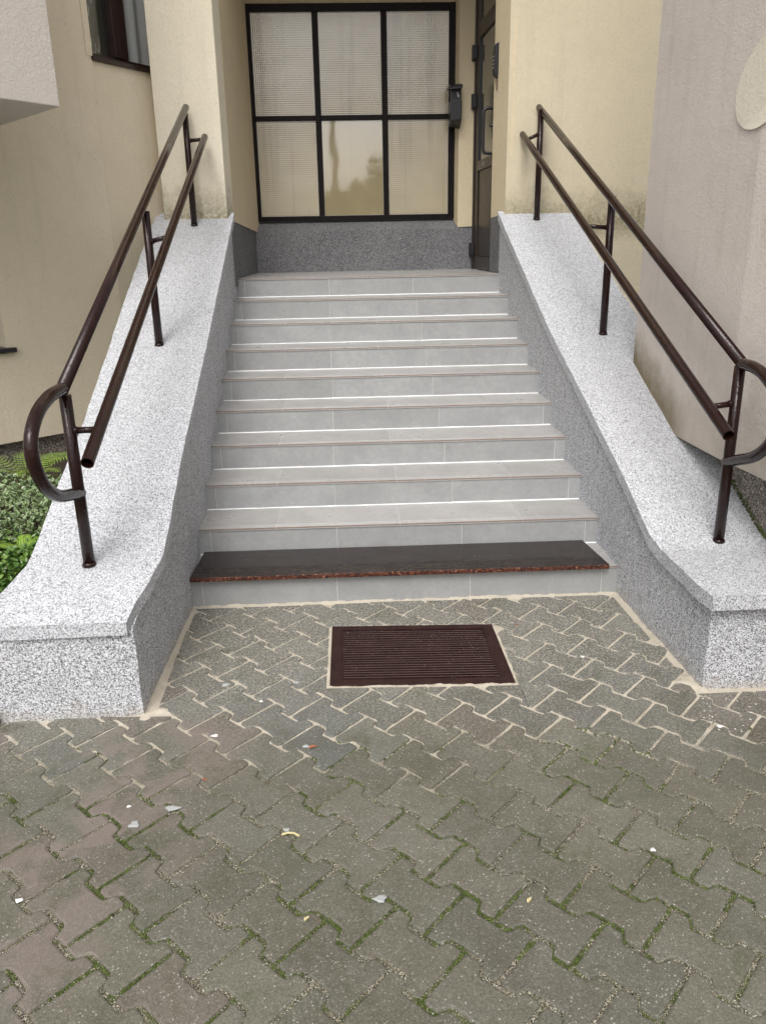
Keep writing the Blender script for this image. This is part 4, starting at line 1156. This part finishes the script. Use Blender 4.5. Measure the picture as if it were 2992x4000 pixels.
# ferns
def fern(x, y, z, nfr, L0, seed, label, az0=None, spread=6.28):
    t = thing('fern', label, 'fern', (x, y, z)); r_ = random.Random(seed)
    for k in range(nfr):
        az = (az0 or 0) + spread * (k + .5 * r_.random()) / nfr; L = L0 * r_.uniform(.8, 1.15); V_, F_, UV = [], [], []
        stem = []
        for i in range(15):
            u = i / 14; rr_ = L * (.75 * u); zz_ = L * (1.05 * u - .70 * u * u)
            stem.append(Vector((x + math.cos(az) * rr_, y + math.sin(az) * rr_, z + zz_)))
        N_ = 20
        for i in range(2, N_):
            u = i / N_; f = u * 14; i0 = int(f); p = stem[i0].lerp(stem[min(14, i0 + 1)], f - i0); tdir = (stem[min(14, i0 + 1)] - stem[i0]).normalized()
            side = tdir.cross(UP).normalized(); pl = L * .21 * math.sin(math.pi * min(1, .12 + u * .88)) ** .8
            for sg in (1, -1):
                d = (side * sg + tdir * .35 - UP * .12).normalized(); wv = tdir * .0036; m_ = 5
                for q_ in range(m_):     # toothed leaflets
                    a0 = p + d * pl * q_ / m_; a1 = p + d * pl * (q_ + 1) / m_; w0 = 1.5 * (1 - q_ / m_) + .35
                    o_ = len(V_); V_ += [tuple(a0), tuple(a0 + wv * w0 + d * .004), tuple(a1), tuple(a0 - wv * w0 + d * .004)]
                    F_.append((o_, o_ + 1, o_ + 2, o_ + 3)); UV += [(0, .5)] * 4
        obj('frond', (V_, F_), M['fern'], t, uv=UV)
        obj('frond_stem', tube(stem, .0018, 5), M['stem'], t)
fern(-1.93, 1.25, .22, 7, .42, 1, 'bright green fern at the foot of the tan wall, leftmost')
fern(-1.62, 1.42, .24, 7, .36, 2, 'bright green fern against the plinth seen through the handrail loop')
fern(-1.50, -.02, .27, 4, .17, 3, 'small light green fern tuft amid the ground cover', .9, 3.2)
# grass sprigs at the outer foot of the left pier
gz = []
for i in range(34):
    x = -1.30 + r_.gauss(0, .05); y = -.93 + r_.gauss(0, .012); a = r_.uniform(-2.6, .2); L = r_.uniform(.03, .09)
    b = Vector((x, y, .0)); c_ = b + Vector((math.cos(a) * L, math.sin(a) * L * .6, L * .45)); s_ = Vector((.0016, .001, 0))
    gz.append(([tuple(b - s_), tuple(b + s_), tuple(c_)], [(0, 1, 2)]))
tag(stuff(obj('grass_tuft', join(*gz)[:2], M['leaf_green'])), 'thin grass sprigs at the outer foot of the left pier', 'grass')

# ------------------------------------------------------------------ small debris on the paving
def chip(name, x, y, s_, mat, label, cat, seed, flat=.35, el=1.3):
    r_ = random.Random(seed); V_ = []; n_ = 9
    for k_, (h, sc_) in enumerate(((0, .9), (.5, 1.0), (1, .62))):
        for i in range(n_):
            a = 2 * math.pi * i / n_; rr_ = s_ * sc_ * (1 + .28 * math.sin(i * 2.3 + seed)) * r_.uniform(.9, 1.05)
            V_.append((x + rr_ * el * math.cos(a + seed), y + rr_ * math.sin(a + seed), .0015 + s_ * flat * h + (r_.uniform(-.1, .1) * s_ * flat if k_ else 0)))
    F_ = [tuple(range(n_ - 1, -1, -1)), tuple(range(2 * n_, 3 * n_))] + [(k_ * n_ + i, k_ * n_ + (i + 1) % n_, (k_ + 1) * n_ + (i + 1) % n_, (k_ + 1) * n_ + i) for k_ in (0, 1) for i in range(n_)]
    o = obj(name, (V_, F_), mat, loc=(x, y, .001)); tag(o, label, cat)
    return o
chip('mortar_chip', -.031, -1.75, .013, M['chip'], 'largest grey mortar chip, on the pavers in the middle foreground', 'stone', 1, .3)
chip('mortar_chip', -.710, -1.44, .013, M['chip'], 'flat grey mortar chip on a pinkish paver at left', 'stone', 2, .3)
chip('mortar_chip', -.616, -1.376, .012, M['chip'], 'long grey mortar chip in a joint at left', 'stone', 3, .3, 1.9)
chip('mortar_chip', -.280, -1.488, .0075, M['chip'], 'small grey mortar chip beside the yellow twig', 'stone', 4, .5)
chip('mortar_chip', -.245, -1.10, .009, M['chip'], 'small grey mortar chip beside the brown dead leaf', 'stone', 5, .4)
chip('mortar_chip', -.56, -.70, .011, M['chip'], 'dark grey mortar chip in the sand joint near the left pier', 'stone', 6, .5)
chip('mortar_chip', -.30, -.70, .010, M['chip'], 'grey mortar chip on the pavers left of the grate', 'stone', 7, .4)
chip('plaster_crumb', .697, -1.626, .0062, M['crumb'], 'bright white plaster crumb in a mossy joint at right foreground', 'crumb', 8, .7)
chip('plaster_crumb', 1.119, -1.082, .0085, M['crumb'], 'largest white plaster crumb below the right pier', 'crumb', 9, .5)
chip('plaster_crumb', .799, -.588, .006, M['crumb'], 'white plaster crumb on the grey pavers right of the grate', 'crumb', 10, .7)
chip('plaster_crumb', -.417, -.82, .0055, M['crumb'], 'white plaster crumb on a paver below left of the grate', 'crumb', 11, .7)
chip('plaster_crumb', -.745, -1.36, .005, M['crumb'], 'tiny white plaster crumb above the chip on the pinkish paver', 'crumb', 12, .7)
chip('plaster_crumb', -.93, -1.70, .008, M['crumb'], 'white plaster crumb on a paver at the left picture edge', 'crumb', 13, .3)
chip('plaster_crumb', -.55, -1.02, .008, M['crumb'], 'cream plaster crumb in the joint right below the left pier', 'crumb', 14, .3, 1.6)
gpn = []
for i in range(46):
    gpn.append((1.08 + abs(rp.gauss(0, .18)), -1.0 + rp.gauss(0, .06), .002))
lumps('plaster_splashes', gpn, .0016, .0045, [M['crumb']], .35, parent=pavement)
tp_ = tube([(-.292, -1.508, .004), (-.275, -1.503, .006), (-.258, -1.506, .006), (-.243, -1.515, .003)], .0032, 7)
tag(obj('twig', tp_, M['twig'], loc=(-.27, -1.508, .004)), 'short pale yellow curved twig on the pavers', 'twig')
def leaf_flat(x, y, s_, a, label, mat):
    V_ = []
    for i in range(12):
        t_ = 2 * math.pi * i / 12; px, py = s_ * math.cos(t_), s_ * .5 * math.sin(t_) * (1 - .3 * math.cos(t_)); V_.append((x + px * math.cos(a) - py * math.sin(a), y + px * math.sin(a) + py * math.cos(a), .003 + .25 * s_ * (math.sin(t_) ** 2) + .0015 * math.cos(3 * t_)))
    V_.append((x, y, .0025)); F_ = [(i, (i + 1) % 12, 12) for i in range(12)]
    o = obj('dead_leaf', (V_, F_), mat, loc=(x, y, .002)); md = o.modifiers.new('thick', 'SOLIDIFY'); md.thickness = .0006; tag(o, label, 'leaf')
leaf_flat(-.222, -1.105, .014, .4, 'dark red dead leaf beside a grey chip below the grate', M['dryleaf'])
leaf_flat(.60, -.30, .008, 1.4, 'small orange leaf scrap near the back right corner of the grate', M['dryleaf'])
leaf_flat(-.545, -1.25, .009, 2.4, 'small red leaf scrap on the left pavers', M['dryleaf'])
leaf_flat(.335, -1.775, .009, .9, 'narrow tan leaf scrap in a joint at right foreground', M['twig'])
leaf_flat(-.21, -1.80, .008, .85, 'narrow tan leaf scrap in a joint left of the largest chip', M['twig'])

# ------------------------------------------------------------------ what stands behind the viewer (mirrored in the glass)
def reftree(x, y, h, rad, seed, label):
    t = thing('tree', label, 'tree', (x, y, -.06), 'trees across the yard behind the viewer'); r_ = random.Random(seed)
    smooth_tube('trunk', [(x, y, -.1), (x + .1, y, h * .3), (x, y + .1, h * .7)], .22, M['bark'], t, n=10, r2=.08)
    V_, F_ = [], []
    cl = [(r_.gauss(0, .42), r_.gauss(0, .42), r_.uniform(-.6, .75), r_.uniform(.28, .5)) for _ in range(16)]
    for i in range(2600):
        cx, cy, cz, cr_ = r_.choice(cl); d = Vector((r_.gauss(0, 1), r_.gauss(0, 1), r_.gauss(0, 1))).normalized() * cr_ * r_.uniform(.5, 1.05)
        p = Vector((x + (cx + d.x) * rad, y + (cy + d.y) * rad, h * .58 + (cz + d.z) * h * .36)); a = Vector((r_.gauss(0, 1), r_.gauss(0, 1), r_.gauss(0, 1))).normalized(); b = a.orthogonal().normalized(); s_ = r_.uniform(.10, .2)
        o_ = len(V_); V_ += [tuple(p + a * s_), tuple(p + b * s_), tuple(p - a * s_), tuple(p - b * s_)]; F_.append((o_, o_ + 1, o_ + 2, o_ + 3))
    obj('crown', (V_, F_), M['tree'], t)
for i, (x, y, h, rad, lab) in enumerate(((-9, -62, 5.6, 3.4, 'lowest broad tree behind the viewer'), (-5.2, -60, 5.4, 2.8, 'second low tree behind the viewer, left of the chimney'), (-1.8, -61, 5.8, 2.4, 'bushy tree straight behind the viewer'), (1.2, -60, 6.6, 2.5, 'medium tree behind the viewer, right of the chimney'), (4.0, -62, 8.6, 2.9, 'tallest tree behind the viewer'), (8.2, -61, 7.4, 3.3, 'wide tree at the right end of the row behind the viewer'), (13, -63, 7.8, 3.6, 'outermost tree on the right behind the viewer'), (-14, -64, 6.5, 3.8, 'outermost tree on the left behind the viewer'))):
    reftree(x, y, h, rad, i, lab)
ch = thing('chimney', 'tall slender tapering concrete chimney far behind the viewer', 'chimney', (-2.1, -150, 0))
smooth_tube('shaft', [(-2.1, -150, -.1), (-2.1, -150, 12), (-2.1, -150, 24)], .95, M['chimney'], ch, n=24, r2=.55)
smooth_tube('rim', [(-2.1, -150, 23.6), (-2.1, -150, 23.9), (-2.1, -150, 24.3)], .66, M['chimney'], ch, n=24)

sc.render.engine = 'CYCLES'
